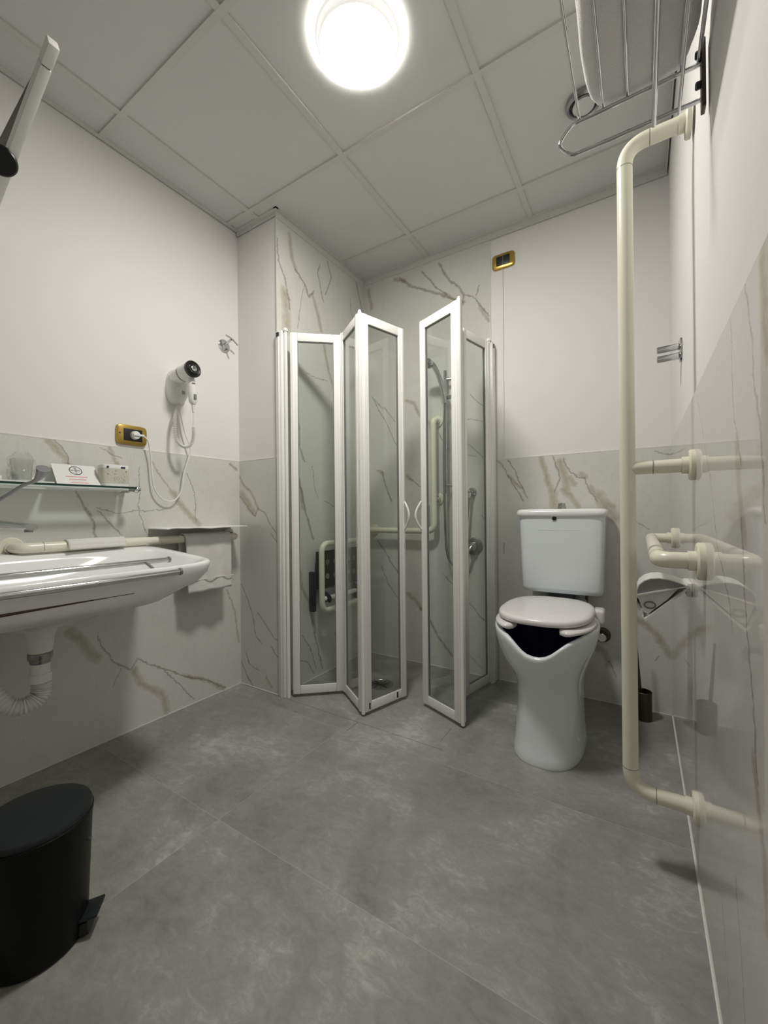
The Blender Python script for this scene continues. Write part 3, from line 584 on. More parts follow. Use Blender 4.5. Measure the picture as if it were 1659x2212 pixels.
# open-front seat
b = BM(); SR = []; n_ = 72; g0 = math.radians(31)
for i in range(n_+1):
    a_ = -PI/2+g0+(2*PI-2*g0)*i/n_
    c_, s_ = math.cos(a_), math.sin(a_); e_ = 2.2
    fx = math.copysign(abs(c_)**(2/e_), c_); fy = math.copysign(abs(s_)**(2/e_), s_)
    ctr = Vector((TX+.150*fx, 1.735+.210*fy, .490)); o_ = Vector((fx*.9, fy, 0)).normalized()
    end = min(i, n_-i)/3.2; k = min(1, math.sqrt(max(0, 1-(1-min(1, end))**2))+.15)
    SR.append([ctr+o_*math.cos(2*PI*j/16)*.035*k+Vector((0, 0, 1))*math.sin(2*PI*j/16)*.0125*(.5+.5*k) for j in range(16)])
rings(b, SR); obj('seat', b, 'seat', t, angle=60)
b = BM()
def lring(s, z): return tring(.175*s, 1.735-.203*s, 1.735+.268*s, z+.003, 2.6)
rings(b, [lring(.965, .503), lring(.99, .506), lring(1.0, .513), lring(.992, .521), lring(.965, .5265), lring(.90, .5285), lring(.5, .5300)]); obj('lid', b, 'seat', t, angle=60)
for sx in (-1, 1):
    b = BM(); box(b, TX+sx*.175-.022, TX+sx*.175+.022, 1.915, 1.995, .445, .505, .014, 3); cyl(b, (TX+sx*.175, 1.97, .488), (TX+sx*.10, 1.97, .488), .009, n=16); obj('seat_hinge', b, 'seat', t)
for sx, yy in ((.155, 1.66), (.165, 1.75), (-.155, 1.66)):
    b = BM(); cyl(b, (TX+sx, yy, .472), (TX+sx, yy, .482), .009, n=14); obj('seat_bumper', b, 'wplas', t)
# cistern
def rrect(hw, y0, y1, z, e=7, cx=TX+.008): return [Vector((p.x, p.y, z)) for p in sellipse(cx, (y0+y1)/2, hw, (y1-y0)/2, e, 64)]
b = BM(); rings(b, [rrect(.165, 2.055, 2.195, .536), rrect(.173, 2.043, 2.203, .543), rrect(.176, 2.038, 2.205, .560), rrect(.181, 2.034, 2.208, .70), rrect(.187, 2.030, 2.210, .898)])
ci = obj('cistern', b, 'toil', t, angle=50)
b = BM(); obox(b, (TX-.085, 2.0325, .835), (TX+.095, 2.0325, .835), .004, .004, .0015); obj('embossed_ledge', b, 'toil', ci)
b = BM(); cyl(b, (TX-.012, 2.034, .888), (TX-.012, 2.0255, .888), .0095, n=18); obj('inlet_hole', b, 'black', ci)
b = BM(); rings(b, [rrect(.192, 2.024, 2.212, .897), rrect(.197, 2.019, 2.214, .903), rrect(.198, 2.018, 2.214, .915), rrect(.194, 2.022, 2.212, .926), rrect(.184, 2.032, 2.205, .931), rrect(.1, 2.08, 2.16, .933)]); obj('cistern_lid', b, 'ceram', t, angle=50)
b = BM(); lathe(b, [(.020, 0), (.020, .012), (.017, .014), (.017, .026), (.014, .029), (0, .029)], (TX+.008, 2.115, .932), n=28); obj('flush_button', b, 'chrome', t)
b = BM(); cyl(b, (TX+.02, 1.98, .165), (TX+.02, YB-.012, .165), .050, n=32); pw = obj('waste_pipe', b, 'wplas', t)
b = BM(); lathe(b, [(.056, 0), (.066, .004), (.066, .012), (.052, .016)], (TX+.02, YB-.035, .165), (0, 1, 0), 32); obj('rubber_collar', b, 'black', pw)
b = BM(); cyl(b, (TX+.117, 1.66, .075), (TX+.128, 1.655, .075), .007, n=12); obj('fixing_cap', b, 'wplas', t)
b = BM(); box(b, TX-.05, TX+.06, 2.07, 2.17, .500, .540, .004); obj('cistern_gasket', b, 'black', t)
# supply valve
t = thing('supply_valve', (-.165, YB, .325), 'small chrome water valve with dark hose on the wall right of the toilet', 'valve')
b = BM(); lathe(b, [(.036, 0), (.035, .006), (.024, .010), (.022, .010)], (-.160, YB, .322), (0, -1, 0), 28, True); obj('escutcheon', b, 'dsteel', t)
b = BM(); cyl(b, (-.160, YB, .322), (-.160, YB-.045, .322), .013, n=18); cyl(b, (-.160, YB-.045, .322), (-.160, YB-.06, .322), .020, n=18, bev=.003); obj('valve_knob', b, 'chrome', t)
b = BM(); tube(b, smooth_path([(-.160, YB-.035, .322), (-.185, YB-.04, .300), (-.215, YB-.05, .315), (-.228, YB-.06, .38), (-.222, YB-.07, .48), (-.215, YB-.08, .556)], 8), .006, 10); obj('supply_hose', b, 'dsteel', t)

# ================================================================= right wall: rails, paper, brush
t = thing('vertical_grab_rail', (XR, 1.26, .18), 'tall cream vertical grab pole standing off the right wall', 'grab rail', 'cream nylon grab rails')
XP, YP = -.028, 1.26
b = BM(); tube(b, round_path([(XR-.01, YP, 1.886), (XP, YP, 1.886), (XP, YP, .186), (XR-.01, YP, .186)], .055, 12), .0185, 28); obj('pole', b, 'cream', t)
b = BM(); tube(b, [(XR-.01, YP, 1.034), (.005, YP, 1.034), (-.010, YP, 1.034), (-.018, YP, 1.033), (-.026, YP, 1.031)], lambda u: .0172 if u < .6 else .0172*math.sqrt(max(.02, 1-((u-.6)/.4)**2)), 24); obj('middle_arm', b, 'cream', t)
b = BM()
for p0, p1 in (((XP, YP, 1.829), (XP, YP, 1.8305)), ((XP, YP, .243), (XP, YP, .2445)), ((.028, YP, 1.886), (.0295, YP, 1.886)), ((.028, YP, .186), (.0295, YP, .186)), ((.028, YP, 1.034), (.0292, YP, 1.034))): cyl(b, p0, p1, .0188, n=28)
islands('joint_line', b, 'grey', t)
for z in (1.886, 1.034, .186): flange('wall_flange', (XR, YP, z), (-1, 0, 0), t, .038, .012)
t = thing('horizontal_grab_rail', (XR, 1.5, .81), 'cream horizontal grab loop on the right wall above the paper holder', 'grab rail', 'cream nylon grab rails')
b = BM(); tube(b, round_path([(XR-.01, 1.095, .813), (.034, 1.095, .813), (.034, 1.945, .813), (XR-.01, 1.945, .813)], .030, 8), .0178, 26); obj('rail', b, 'cream', t)
b = BM(); cyl(b, (.034, 1.150, .813), (.034, 1.1515, .813), .0182, n=26); obj('joint_line', b, 'grey', t)
for y in (1.095, 1.945): flange('wall_flange', (XR, y, .813), (-1, 0, 0), t, .040, .014)

t = thing('toilet_paper_holder', (XR, 1.39, .7), 'white half drum toilet paper holder on the right wall behind the cream pole', 'paper holder')
prof = [(-.012, .690), (-.0115, .703), (-.006, .717), (.006, .729), (.022, .7365), (.042, .739), (.065, .7365), (.088, .729), (.104, .722)]
Y0, Y1 = 1.330, 1.450
def shell(bm, prof, y0, y1, th):
    out = [Vector((x, 0, z)) for x, z in prof]; inn = []
    for i, p in enumerate(out):
        a_ = out[min(i+1, len(out)-1)]-out[max(i-1, 0)]; n = Vector((a_.z, 0, -a_.x)).normalized(); inn.append(p+n*th)
    loop = out+inn[::-1]
    V0 = [bm.verts.new((p.x, y0, p.z)) for p in loop]; V1 = [bm.verts.new((p.x, y1, p.z)) for p in loop]; k = len(loop)
    for i in range(k): bm.faces.new((V0[i], V0[(i+1) % k], V1[(i+1) % k], V1[i]))
    m_ = len(out)
    for i in range(m_-1):
        bm.faces.new((V0[i], V0[i+1], V0[k-2-i], V0[k-1-i])); bm.faces.new((V1[i+1], V1[i], V1[k-1-i], V1[k-2-i]))
def prism(bm, pts, y0, y1):
    V0 = [bm.verts.new((x, y0, z)) for x, z in pts]; V1 = [bm.verts.new((x, y1, z)) for x, z in pts]; k = len(pts)
    for i in range(k): bm.faces.new((V0[i], V0[(i+1) % k], V1[(i+1) % k], V1[i]))
    bm.faces.new(V0[::-1]); bm.faces.new(V1)
b = BM(); shell(b, prof, Y0, Y1, .0025)
obj('cover', b, 'wplas', t)
b = BM(); prism(b, [(x*.97+.001, z-.002) for x, z in prof], Y0+.006, Y0+.008); obj('side_plate', b, 'screw', t, False)['label'] = 'grey side plate inside the cover'
b = BM(); prism(b, [(-.012, .690), (.100, .7215), (.100, .7185), (-.012, .6855)], Y0-.001, Y1); obj('cover_lip', b, 'wplas', t, False)
b = BM(); prism(b, [(.006, .622), (.104, .719), (.107, .7155), (.009, .6165)], Y0-.001, Y1); prism(b, [(.006, .622), (.002, .630), (.004, .632), (.008, .622)], Y0, Y1); obj('lower_flap', b, 'wplas', t, False)
b = BM(); box(b, .102, XR, Y0+.01, Y1-.01, .692, .728, .002); cyl(b, (.103, Y0-.002, .7205), (.103, Y1+.002, .7205), .004, n=12); obj('back_plate', b, 'white', t)
t = thing('toilet_roll', (.03, 1.39, .67), 'end of a toilet paper roll with torn edge inside the white holder', 'toilet roll')
b = BM(); prism(b, [(-.010, .685), (.085, .7135), (.060, .680), (.015, .636), (.006, .640)], Y0+.012, Y1-.006)
obj('paper', b, 'tissue', t, False)
b = BM(); V = []
for i in range(9):
    y = Y0+.01+i*(Y1-Y0-.016)/8; V.append((b.verts.new((-.012, y, .686)), b.verts.new((-.020+.004*(i % 2), y, .664+.006*((i*3) % 4)/3)), b.verts.new((-.004+.006*(i % 2), y, .642+.005*((i*5) % 3)))))
for p, q in zip(V, V[1:]): b.faces.new((p[0], p[1], q[1], q[0])); b.faces.new((p[1], p[2], q[2], q[1]))
o = obj('torn_sheet', b, 'tissue', t); md = o.modifiers.new('s', 'SOLIDIFY'); md.thickness = .0008
b = BM(); tube(b, [(.020+.013*math.cos(k*PI/12), Y0+.0105, .661+.009*math.sin(k*PI/12)) for k in range(24)], .0022, 8, closed=True); obj('core', b, 'grey', t)

t = thing('toilet_brush_holder', (.0, 2.135, 0), 'brown metal cylinder toilet brush holder on the floor in the back corner', 'brush holder')
BC = (.003, 2.132)
b = BM(); lathe(b, [(.0, .001), (.033, .001), (.034, .004), (.034, .122), (.0325, .124), (.031, .122), (.031, .02), (0, .02)], (*BC, 0), n=36); obj('cup', b, 'dsteel', t)
b = BM(); cyl(b, (*BC, .100), (*BC, .104), .0308, n=32); obj('inner_well', b, 'black', t)
t = thing('toilet_brush', (*BC, .1), 'dark toilet brush with thin handle standing in its holder behind the pole', 'toilet brush')
b = BM(); cyl(b, (BC[0]-.010, BC[1], .105), (BC[0]-.028, BC[1]-.005, .375), .007, .0045, n=16); obj('handle', b, 'dsteel', t)

# towel rack
t = thing('towel_rack', (XR, .75, 1.75), 'chrome wire towel rack high on the right wall', 'towel rack')
YE = 1.005
b = BM(); xe = -.112
pe = round_path([(XR-.006, YE, 1.792), (xe-.012, YE, 1.792), (xe-.042, YE-.004, 1.755), (xe-.012, YE, 1.722), (XR-.006, YE, 1.722)], .03, 8)
tube(b, pe, .0042, 12); obj('end_frame', b, 'chrome', t)
b = BM(); tube(b, [Vector((p.x, p.y-.62, p.z)) for p in pe], .0042, 12); obj('end_frame', b, 'chrome', t)
for x in (-.108, -.061, -.016, .031, .076):
    b = BM(); cyl(b, (x, YE+.003, 1.799), (x, .37, 1.799), .0030, n=12); obj('shelf_wire', b, 'chrome', t)
for x, r in ((.030, .0045), (.072, .0030)):
    b = BM(); cyl(b, (x, YE+.003, 1.716 if x > .05 else 1.714), (x, .37, 1.716 if x > .05 else 1.714), r, n=12); obj('hanging_bar', b, 'chrome', t)
b = BM(); cyl(b, (XR-.010, YE+.003, 1.799), (XR-.010, .37, 1.799), .0035, n=12); obj('wall_wire', b, 'chrome', t)
for y in (YE, YE-.62):
    b = BM(); box(b, XR-.007, XR, y-.012, y+.012, 1.700, 1.832, .002); pl = obj('wall_bracket', b, 'dsteel', t)
    b = BM()
    for z in (1.752, 1.812): cyl(b, (XR-.006, y, z), (XR-.016, y, z), .007, n=14, bev=.002)
    islands('bracket_screw', b, 'black', pl)
# folded towel on the rack
t = tag(obj('folded_bath_towel', BM(), 'towel'), 'white folded bath towel lying on the chrome rack', 'towel') if False else None
b = BM(); R_ = []; NN = 56
for k in range(49):
    y = .33+k*(1.012-.33)/48; sh = 1-max(0, (k-44)/4)**2*.6
    r = []
    for i in range(NN):
        a_ = 2*PI*i/NN; e_ = 3.4; c_, s_ = math.cos(a_), math.sin(a_)
        x = .004+.096*sh**.25*math.copysign(abs(c_)**(2/e_), c_); z = 1.8032+.049*sh+.049*sh*math.copysign(abs(s_)**(2/e_), s_)
        nn = noise.noise(Vector((x*14, y*9, z*20)))*.006
        if z < 1.82: nn *= .2; z = max(z, 1.8032)
        x += c_*nn; z += s_*nn*.6
        r.append((min(x, XR-.010), y, z))
    R_.append(r)
rings(b, R_); tag(obj('folded_bath_towel', b, 'towel', loc=(.0, .66, 1.80), angle=80), 'white folded bath towel lying on the chrome rack', 'towel')

# robe hooks
t = thing('robe_hook', (XR, 1.665, 1.46), 'chrome double peg robe hook on the right wall above the tiles', 'hook', 'chrome robe hooks')
HY, HZ = 1.668, 1.452
b = BM(); lathe(b, [(.040, 0), (.039, .005), (.030, .008), (0, .009)], (XR+G, HY, HZ), (-1, 0, 0), 32, False); obj('wall_disc', b, 'chrome', t)
for dz in (.013, -.018):
    b = BM(); cyl(b, (XR, HY, HZ+dz), (XR-.062, HY, HZ+dz-.002), .011, n=20, bev=.002); obj('peg', b, 'chrome', t)
t = thing('robe_hook', (XL, 1.377, 1.812), 'small round chrome robe hook on the left wall near the corner', 'hook', 'chrome robe hooks')
b = BM(); lathe(b, [(.034, 0), (.033, .005), (.024, .009), (0, .010)], (XL-G, 1.377, 1.812), (1, 0, 0), 32, False); obj('wall_disc', b, 'chrome', t)
b = BM(); cyl(b, (XL, 1.380, 1.82), (XL+.045, 1.385, 1.838), .006, n=14); tube(b, smooth_path([(XL+.048, 1.350, 1.848), (XL+.048, 1.385, 1.842), (XL+.044, 1.425, 1.822)], 6), .004, 10); obj('hook_arm', b, 'chrome', t)
b = BM(); cyl(b, (XL, 1.385, 1.800), (XL+.035, 1.395, 1.782), .0045, n=12); obj('lower_prong', b, 'chrome', t)

# gold switch with cord
t = thing('pull_cord_switch', (-.620, YB, 2.29), 'gold framed black switch high on the back wall right of the shower', 'switch')
def plate(bm, c, wdt, hgt, th, r, axis):
    """rounded rectangle plate; axis 'x' -> on the left wall, 'y' -> on the back wall"""
    RS_ = []
    for s, q in ((1, 0), (1, th*.5), (.955, th*.9), (.90, th)):
        ring = []
        for i in range(48):
            a_ = 2*PI*i/48; c_, s_ = math.cos(a_), math.sin(a_)
            u_ = (wdt/2-(1-s)*hgt/2)*math.copysign(abs(c_)**(2/r), c_); v_ = (hgt/2*s)*math.copysign(abs(s_)**(2/r), s_)
            ring.append(Vector((c[0]+q, c[1]+u_, c[2]+v_)) if axis == 'x' else Vector((c[0]+u_, c[1]-q, c[2]+v_)))
        RS_.append(ring)
    rings(bm, RS_)
b = BM(); plate(b, (-.620, YB+G, 2.287), .122, .082, .013, 6, 'y'); obj('cover_plate', b, 'brass', t)
b = BM(); box(b, -.656, -.584, YB-.010, YB-.004, 2.262, 2.312, .002); obj('insert', b, 'black', t)
b = BM(); box(b, -.621, -.619, YB-.0108, YB-.0098, 2.264, 2.310); obj('rocker_gap', b, 'grey', t, False)
b = BM(); cyl(b, (-.624, YB+.001, 2.250), (-.626, YB+.001, 1.214), .0018, n=8); obj('cord', b, 'white', t)

# ================================================================= left wall: hair dryer and socket
t = thing('hair_dryer_holder', (XL, 1.115, 1.53), 'white wall holder of the hair dryer beside the gold socket', 'holder')
b = BM(); RS = []
for q, s in ((0, 1.0), (.012, 1.0), (.022, .96), (.040, .84), (.052, .68), (.056, .50)):
    ring = []
    for i in range(40):
        a_ = 2*PI*i/40; c_, s_ = math.cos(a_), math.sin(a_)
        u_ = .050*s*math.copysign(abs(c_)**.8, c_); v_ = (.088 if s_ < 0 else .080)*s*math.copysign(abs(s_)**.8, s_)
        ring.append(Vector((XL-G+q, 1.112+u_*(1.05 if s_ < 0 else 1)+.006*s_, 1.530+v_)))
    RS.append(ring)
rings(b, RS); hb = obj('holder_body', b, 'white', t, angle=60)
b = BM(); box(b, XL+.049, XL+.051, 1.108, 1.122, 1.485, 1.50, .0005); obj('small_mark', b, 'screw', hb, False)
t = thing('hair_dryer', (XL+.07, 1.12, 1.57), 'white hair dryer with black air intake resting in its wall holder', 'hair dryer')
A0 = Vector((XL+.018, 1.095, 1.560)); A1 = Vector((XL+.150, 1.098, 1.578)); ax = (A1-A0)
b = BM(); lathe(b, [(.028, 0), (.033, .015), (.034, .06), (.0355, .105), (.035, ax.length-.004), (.032, ax.length)], A0, ax, 36, True); hd = obj('barrel', b, 'wplas', t)
b = BM(); lathe(b, [(.036, -.010), (.0375, -.006), (.0375, .006), (.033, .010), (.026, .006), (.022, .010), (.012, .008), (0, .010)], A1, ax, 36); obj('air_intake', b, 'black', hd)
b = BM(); lathe(b, [(.013, .011), (.010, .0125), (0, .0125)], A1, ax, 24); lathe(b, [(.0235, .0095), (.0225, .012), (.0215, .0095)], A1, ax, 30); obj('intake_boss', b, 'chrome', hd)
b = BM(); lathe(b, [(.0362, .062), (.0366, .064), (.0362, .066)], A0, ax, 36); obj('trim_ring', b, 'grey', hd)
b = BM(); H0 = Vector((XL+.125, 1.104, 1.545)); H1 = Vector((XL+.130, 1.112, 1.425)); tube(b, [H0.lerp(H1, k/10) for k in range(11)], lambda u: .016+.003*math.sin(PI*u)-.006*max(0, u-.9)/.1, 20); hn = obj('handle', b, 'wplas', t)
b = BM(); box(b, XL+.146, XL+.151, 1.104, 1.116, 1.446, 1.468, .001); box(b, XL+.144, XL+.148, 1.098, 1.112, 1.516, 1.520, .001); islands('rocker_switch', b, 'grey', hn)
b = BM(); cyl(b, H1, H1+Vector((0, 0, -.035)), .008, .005, n=14); obj('strain_relief', b, 'white', t)
t = thing('coiled_cord', (XL+.09, 1.13, 1.25), 'white coiled cord looping between the hair dryer handle and its holder', 'cord')
E0 = H1+Vector((0, 0, -.033))
b = BM(); tube(b, [E0, E0+Vector((-.002, .001, -.07))], .0022, 8)
cp = smooth_path([E0+Vector((-.002, .001, -.070)), E0+Vector((-.010, .006, -.115)), E0+Vector((-.025, .000, -.150)), E0+Vector((-.045, -.022, -.158)), E0+Vector((-.065, -.040, -.130)), E0+Vector((-.085, -.038, -.06)), E0+Vector((-.098, -.026, .0)), (XL+.012, 1.118, 1.450)], 8)
tube(b, coil(cp, .0062, 58), .0019, 6); obj('coil', b, 'white', t)
t = thing('wall_socket', (XL, .908, 1.265), 'gold framed black wall socket on the left wall above the shelf', 'socket')
b = BM(); plate(b, (XL-G, .908, 1.266), .124, .086, .014, 6, 'x'); obj('cover_plate', b, 'brass', t)
b = BM(); box(b, XL+.001, XL+.0095, .872, .948, 1.240, 1.292, .002); obj('insert', b, 'black', t)
b = BM(); cyl(b, (XL+.007, .857, 1.270), (XL+.0092, .857, 1.270), .0035, n=12); obj('screw', b, 'dsteel', t)
t = thing('power_plug', (XL+.02, .915, 1.265), 'round white plug in the gold socket with its thin cord hanging to the dryer holder', 'plug')
b = BM(); cyl(b, (XL+.007, .916, 1.266), (XL+.026, .916, 1.266), .0185, .017, n=28, bev=.002); box(b, XL+.024, XL+.032, .902, .946, 1.262, 1.271, .002); obj('plug_body', b, 'wplas', t)
b = BM(); tube(b, smooth_path([(XL+.029, .944, 1.266), (XL+.030, .962, 1.245), (XL+.024, .975, 1.185), (XL+.023, .981, 1.11), (XL+.023, .992, 1.04), (XL+.023, 1.02, 1.000), (XL+.023, 1.055, .984), (XL+.023, 1.09, .995), (XL+.023, 1.118, 1.04), (XL+.023, 1.130, 1.12), (XL+.025, 1.155, 1.20), (XL+.026, 1.162, 1.245), (XL+.020, 1.140, 1.31), (XL+.012, 1.122, 1.40), (XL+.006, 1.118, 1.448)], 8), .0033, 10); obj('cord', b, 'wplas', t)

# ================================================================= glass shelf and what stands on it
ZS = 1.037
t = thing('glass_shelf', (XL, .6, ZS), 'clear glass shelf with dark green edge on the tiled left wall', 'shelf')
b = BM(); box(b, XL+.004, XL+.112, .02, .870, ZS-.007, ZS); sh = obj('glass_plate', b, 'sglass', t, False)
b = BM(); box(b, XL+.112, XL+.1135, .02, .870, ZS-.007, ZS); box(b, XL+.004, XL+.1135, .870, .8715, ZS-.007, ZS); obj('polished_edge', b, 'gedge', sh, False)
b = BM(); box(b, XL, XL+.012, .02, .86, ZS-.017, ZS-.0075, .002); box(b, XL+.090, XL+.104, .02, .845, ZS-.016, ZS-.0075, .002); obj('support_rail', b, 'wplas', t)
for y in (.10, .868):
    b = BM(); cyl(b, (XL, y, ZS-.012), (XL+.05, y, ZS-.012), .010, n=18); lathe(b, [(.0, -.014), (.010, -.012), (.014, -.003), (.014, .003), (.010, .012), (0, .014)], (XL+.095, y+.012, ZS-.010), (0, 1, 0), 20); cyl(b, (XL+.05, y, ZS-.012), (XL+.10, y+.006, ZS-.011), .007, n=14); obj('end_bracket', b, 'chrome', t)
b = BM(); box(b, XL+.03, XL+.06, .825, .850, ZS-.040, ZS-.0085, .003); obj('clip', b, 'tumb', t)
t = tag(obj('shelf_tray', bx(XL+.028, XL+.100, .30, .600, ZS, ZS+.006, .002), 'wplas', loc=(XL+.06, .5, ZS)), 'flat white tray on the glass shelf under the wrapped tumbler', 'tray')
tag(obj('paper_packet', bx(XL+.020, XL+.06, .30, .470, ZS+.0062, ZS+.022, .003), 'paper', loc=(XL+.04, .4, ZS+.006)), 'small white paper packet lying at the left end of the shelf tray', 'packet')
TC = Vector((XL+.062, .520, ZS+.006))
t = thing('wrapped_tumbler', TC, 'glass tumbler wrapped in crinkled clear film on the shelf', 'tumbler')
b = BM(); lathe(b, [(.0, .001), (.024, .001), (.026, .004), (.031, .075), (.0295, .075), (.0245, .008), (0, .007)], TC, n=36); obj('glass_cup', b, 'tumb', t)
b = BM(); RS = []
for k in range(15):
    u_ = k/14; z = .001+u_*.098; ring = []
    for i in range(40):
        a_ = 2*PI*i/40; r = (.035+.003*math.sin(a_*5+k)) * (1 if u_ < .7 else 1-.55*((u_-.7)/.3)**1.3)
        r += noise.noise(Vector((math.cos(a_)*3, math.sin(a_)*3, u_*8)))*.010 + noise.noise(Vector((math.cos(a_)*9, math.sin(a_)*9, u_*20)))*.005
        ring.append(TC+Vector((math.cos(a_)*r*.9, math.sin(a_)*r, z+(.006*math.sin(a_*7) if k == 14 else 0))))
    RS.append(ring)
rings(b, RS, False, False); obj('film_wrapper', b, 'tumb', t, False)
# leaning card
t = thing('printed_card', (XL+.04, .69, ZS), 'white printed card leaning on the wall with round emblem and red lines', 'card')
c00 = Vector((XL+.075, .615, ZS+.0015)); c10 = Vector((XL+.075, .757, ZS+.0015)); c01 = Vector((XL+.012, .618, ZS+.080)); c11 = Vector((XL+.012, .760, ZS+.080))
eu = (c10-c00).normalized(); ev = (c01-c00).normalized(); en = eu.cross(ev).normalized()
if en.x < 0: en = -en
def onc(u_, v_, q=0): return c00 + eu*u_ + ev*v_ + en*q
b = BM(); Lc, Hc = (c10-c00).length, (c01-c00).length
vs = [b.verts.new(onc(u_, v_, q)) for q in (-.0006, .0006) for (u_, v_) in ((0, 0), (Lc, 0), (Lc, Hc), (0, Hc))]
for f in ((3, 2, 1, 0), (4, 5, 6, 7), (0, 1, 5, 4), (1, 2, 6, 5), (2, 3, 7, 6), (3, 0, 4, 7)): b.faces.new([vs[i] for i in f])
cdm = obj('card_sheet', b, 'paper', t, False)
def flat(b, pts, q=.0009): b.faces.new([b.verts.new(onc(u_, v_, q)) for u_, v_ in pts])
def arc_strip(b, cu, cv, r0, r1, a0=0, a1=2*PI, n=40, sq=1.0):
    for i in range(n):
        x0, x1 = a0+(a1-a0)*i/n, a0+(a1-a0)*(i+1)/n
        flat(b, [(cu+r0*math.cos(x0), cv+r0*sq*math.sin(x0)), (cu+r1*math.cos(x0), cv+r1*sq*math.sin(x0)), (cu+r1*math.cos(x1), cv+r1*sq*math.sin(x1)), (cu+r0*math.cos(x1), cv+r0*sq*math.sin(x1))])
b = BM(); cu, cv = .072, .071; arc_strip(b, cu, cv, .0185, .0215)
def rect(b, u0, u1, v0, v1): flat(b, [(u0, v0), (u1, v0), (u1, v1), (u0, v1)])
for dv in (-.0135, -.0072, -.0009, .0054, .0117): rect(b, cu-.0032, cu+.0032, cv+dv-.001, cv+dv+.0012); rect(b, cu-.0032, cu-.0018, cv+dv-.001, cv+dv+.0042); rect(b, cu+.0018, cu+.0032, cv+dv-.0020, cv+dv+.0030)
for du in (-.0135, -.0078, .0068, .0125): rect(b, cu+du-.0022, cu+du-.0010, cv-.0030, cv+.0040); rect(b, cu+du+.0010, cu+du+.0022, cv-.0030, cv+.0040); rect(b, cu+du-.0012, cu+du+.0012, cv, cv+.0012)
obj('round_emblem', b, 'ink', cdm, False)
b = BM(); random.seed(3)
for (u0, u1, v0) in ((.034, .104, .0385), (.042, .098, .0245), (.044, .100, .0085)):
    u_ = u0
    while u_ < u1:
        w_ = random.uniform(.0016, .0034); rect(b, u_, min(u_+w_, u1), v0-.0012, v0+.0018+random.choice((0, .0008))); u_ += w_+.0009
obj('printed_lines', b, 'red', cdm, False)
# tissue carton
t = thing('soap_carton', (XL+.06, .808, ZS), 'speckled beige oval carton at the right end of the glass shelf', 'carton')
def oval(s, z): return [Vector((p.x, p.y, z)) for p in sellipse(XL+.060, .808, .030*s, .050*s, 4.5, 48)]
b = BM(); rings(b, [oval(1, ZS+.012), oval(1, ZS+.072)]); bd = obj('sleeve', b, 'fabric', t)
b = BM(); rings(b, [oval(.98, ZS), oval(.995, ZS+.012)], True, True); rings(b, [oval(.995, ZS+.072), oval(.99, ZS+.084), oval(.95, ZS+.0865)]); islands('carton_end', b, 'paper', t)
b = BM(); box(b, XL+.0902, XL+.0908, .771, .778, ZS+.072, ZS+.080); box(b, XL+.0902, XL+.0908, .822, .838, ZS+.073, ZS+.080)
for k in range(60):
    yy = random.uniform(.772, .845); zz = random.uniform(ZS+.016, ZS+.068); w_ = random.uniform(.001, .004); box(b, XL+.0898, XL+.0903, yy, yy+w_, zz, zz+.0008)
obj('printed_marks', b, 'ink', bd, False)

# ================================================================= mirror (tilted far out, end of it in view)
t = thing('slanting_arm', (XL, .45, 1.95), 'slim white metal bar with square end and round black knob slanting out above the shelf', 'arm')
AO = Vector((-1.780, 0, 1.9175)); AD = Vector((.478, 0, .224)).normalized(); AN = Vector((-AD.z, 0, AD.x))
def mp(s, h, y): return AO+AD*s+AN*h+Vector((0, y, 0))
SL = .545
def mbar(b, s0, s1, h0, h1, y0, y1, bev=.004):
    t_ = BM(); box(t_, s0, s1, y0, y1, h0, h1, bev)
    Mx = Matrix((AD, Vector((0, 1, 0)), AN)).transposed().to_4x4(); Mx.translation = AO; merge(b, t_, Mx)
b = BM(); mbar(b, -.07, SL-.060, .004, .040, .436, .462, .005); fr = obj('bar', b, 'white', t)
b = BM(); mbar(b, SL-.0585, SL, .004, .040, .436, .462, .005); obj('end_cap', b, 'white', t)
b = BM(); mbar(b, SL-.075, SL-.05, .008, .036, .440, .458, 0); obj('cap_joint', b, 'black', t, False)
b = BM()
V = [mp(.47, .0405, .441), mp(-.07, .0405, .441), mp(.02, .165, .441)]; W = [v+Vector((0, .006, 0)) for v in V]
vv = [b.verts.new(v) for v in V+W]
for f in ((0, 1, 2), (5, 4, 3), (0, 3, 4, 1), (1, 4, 5, 2), (2, 5, 3, 0)): b.faces.new([vv[i] for i in f])
br = obj('tilt_bracket', b, 'olive', t, False)
b = BM(); cyl(b, mp(.10, .105, .4405), mp(.10, .105, .4475), .006, n=14); obj('bracket_hole', b, 'black', br)
K = Vector((-1.620, .428, 1.996)); KA = Vector((.70, -.30, -.62)).normalized()
b = BM(); cyl(b, K-KA*.006, K+KA*.014, .040, n=40, bev=.003); cyl(b, K-KA*.035, K-KA*.005, .012, n=16); obj('tilt_knob', b, 'black', t)
b = BM(); obox(b, (XL-G, .448, 1.93), (-1.80, .448, 1.93), .02, .05, .003); obj('wall_mount', b, 'white', t)

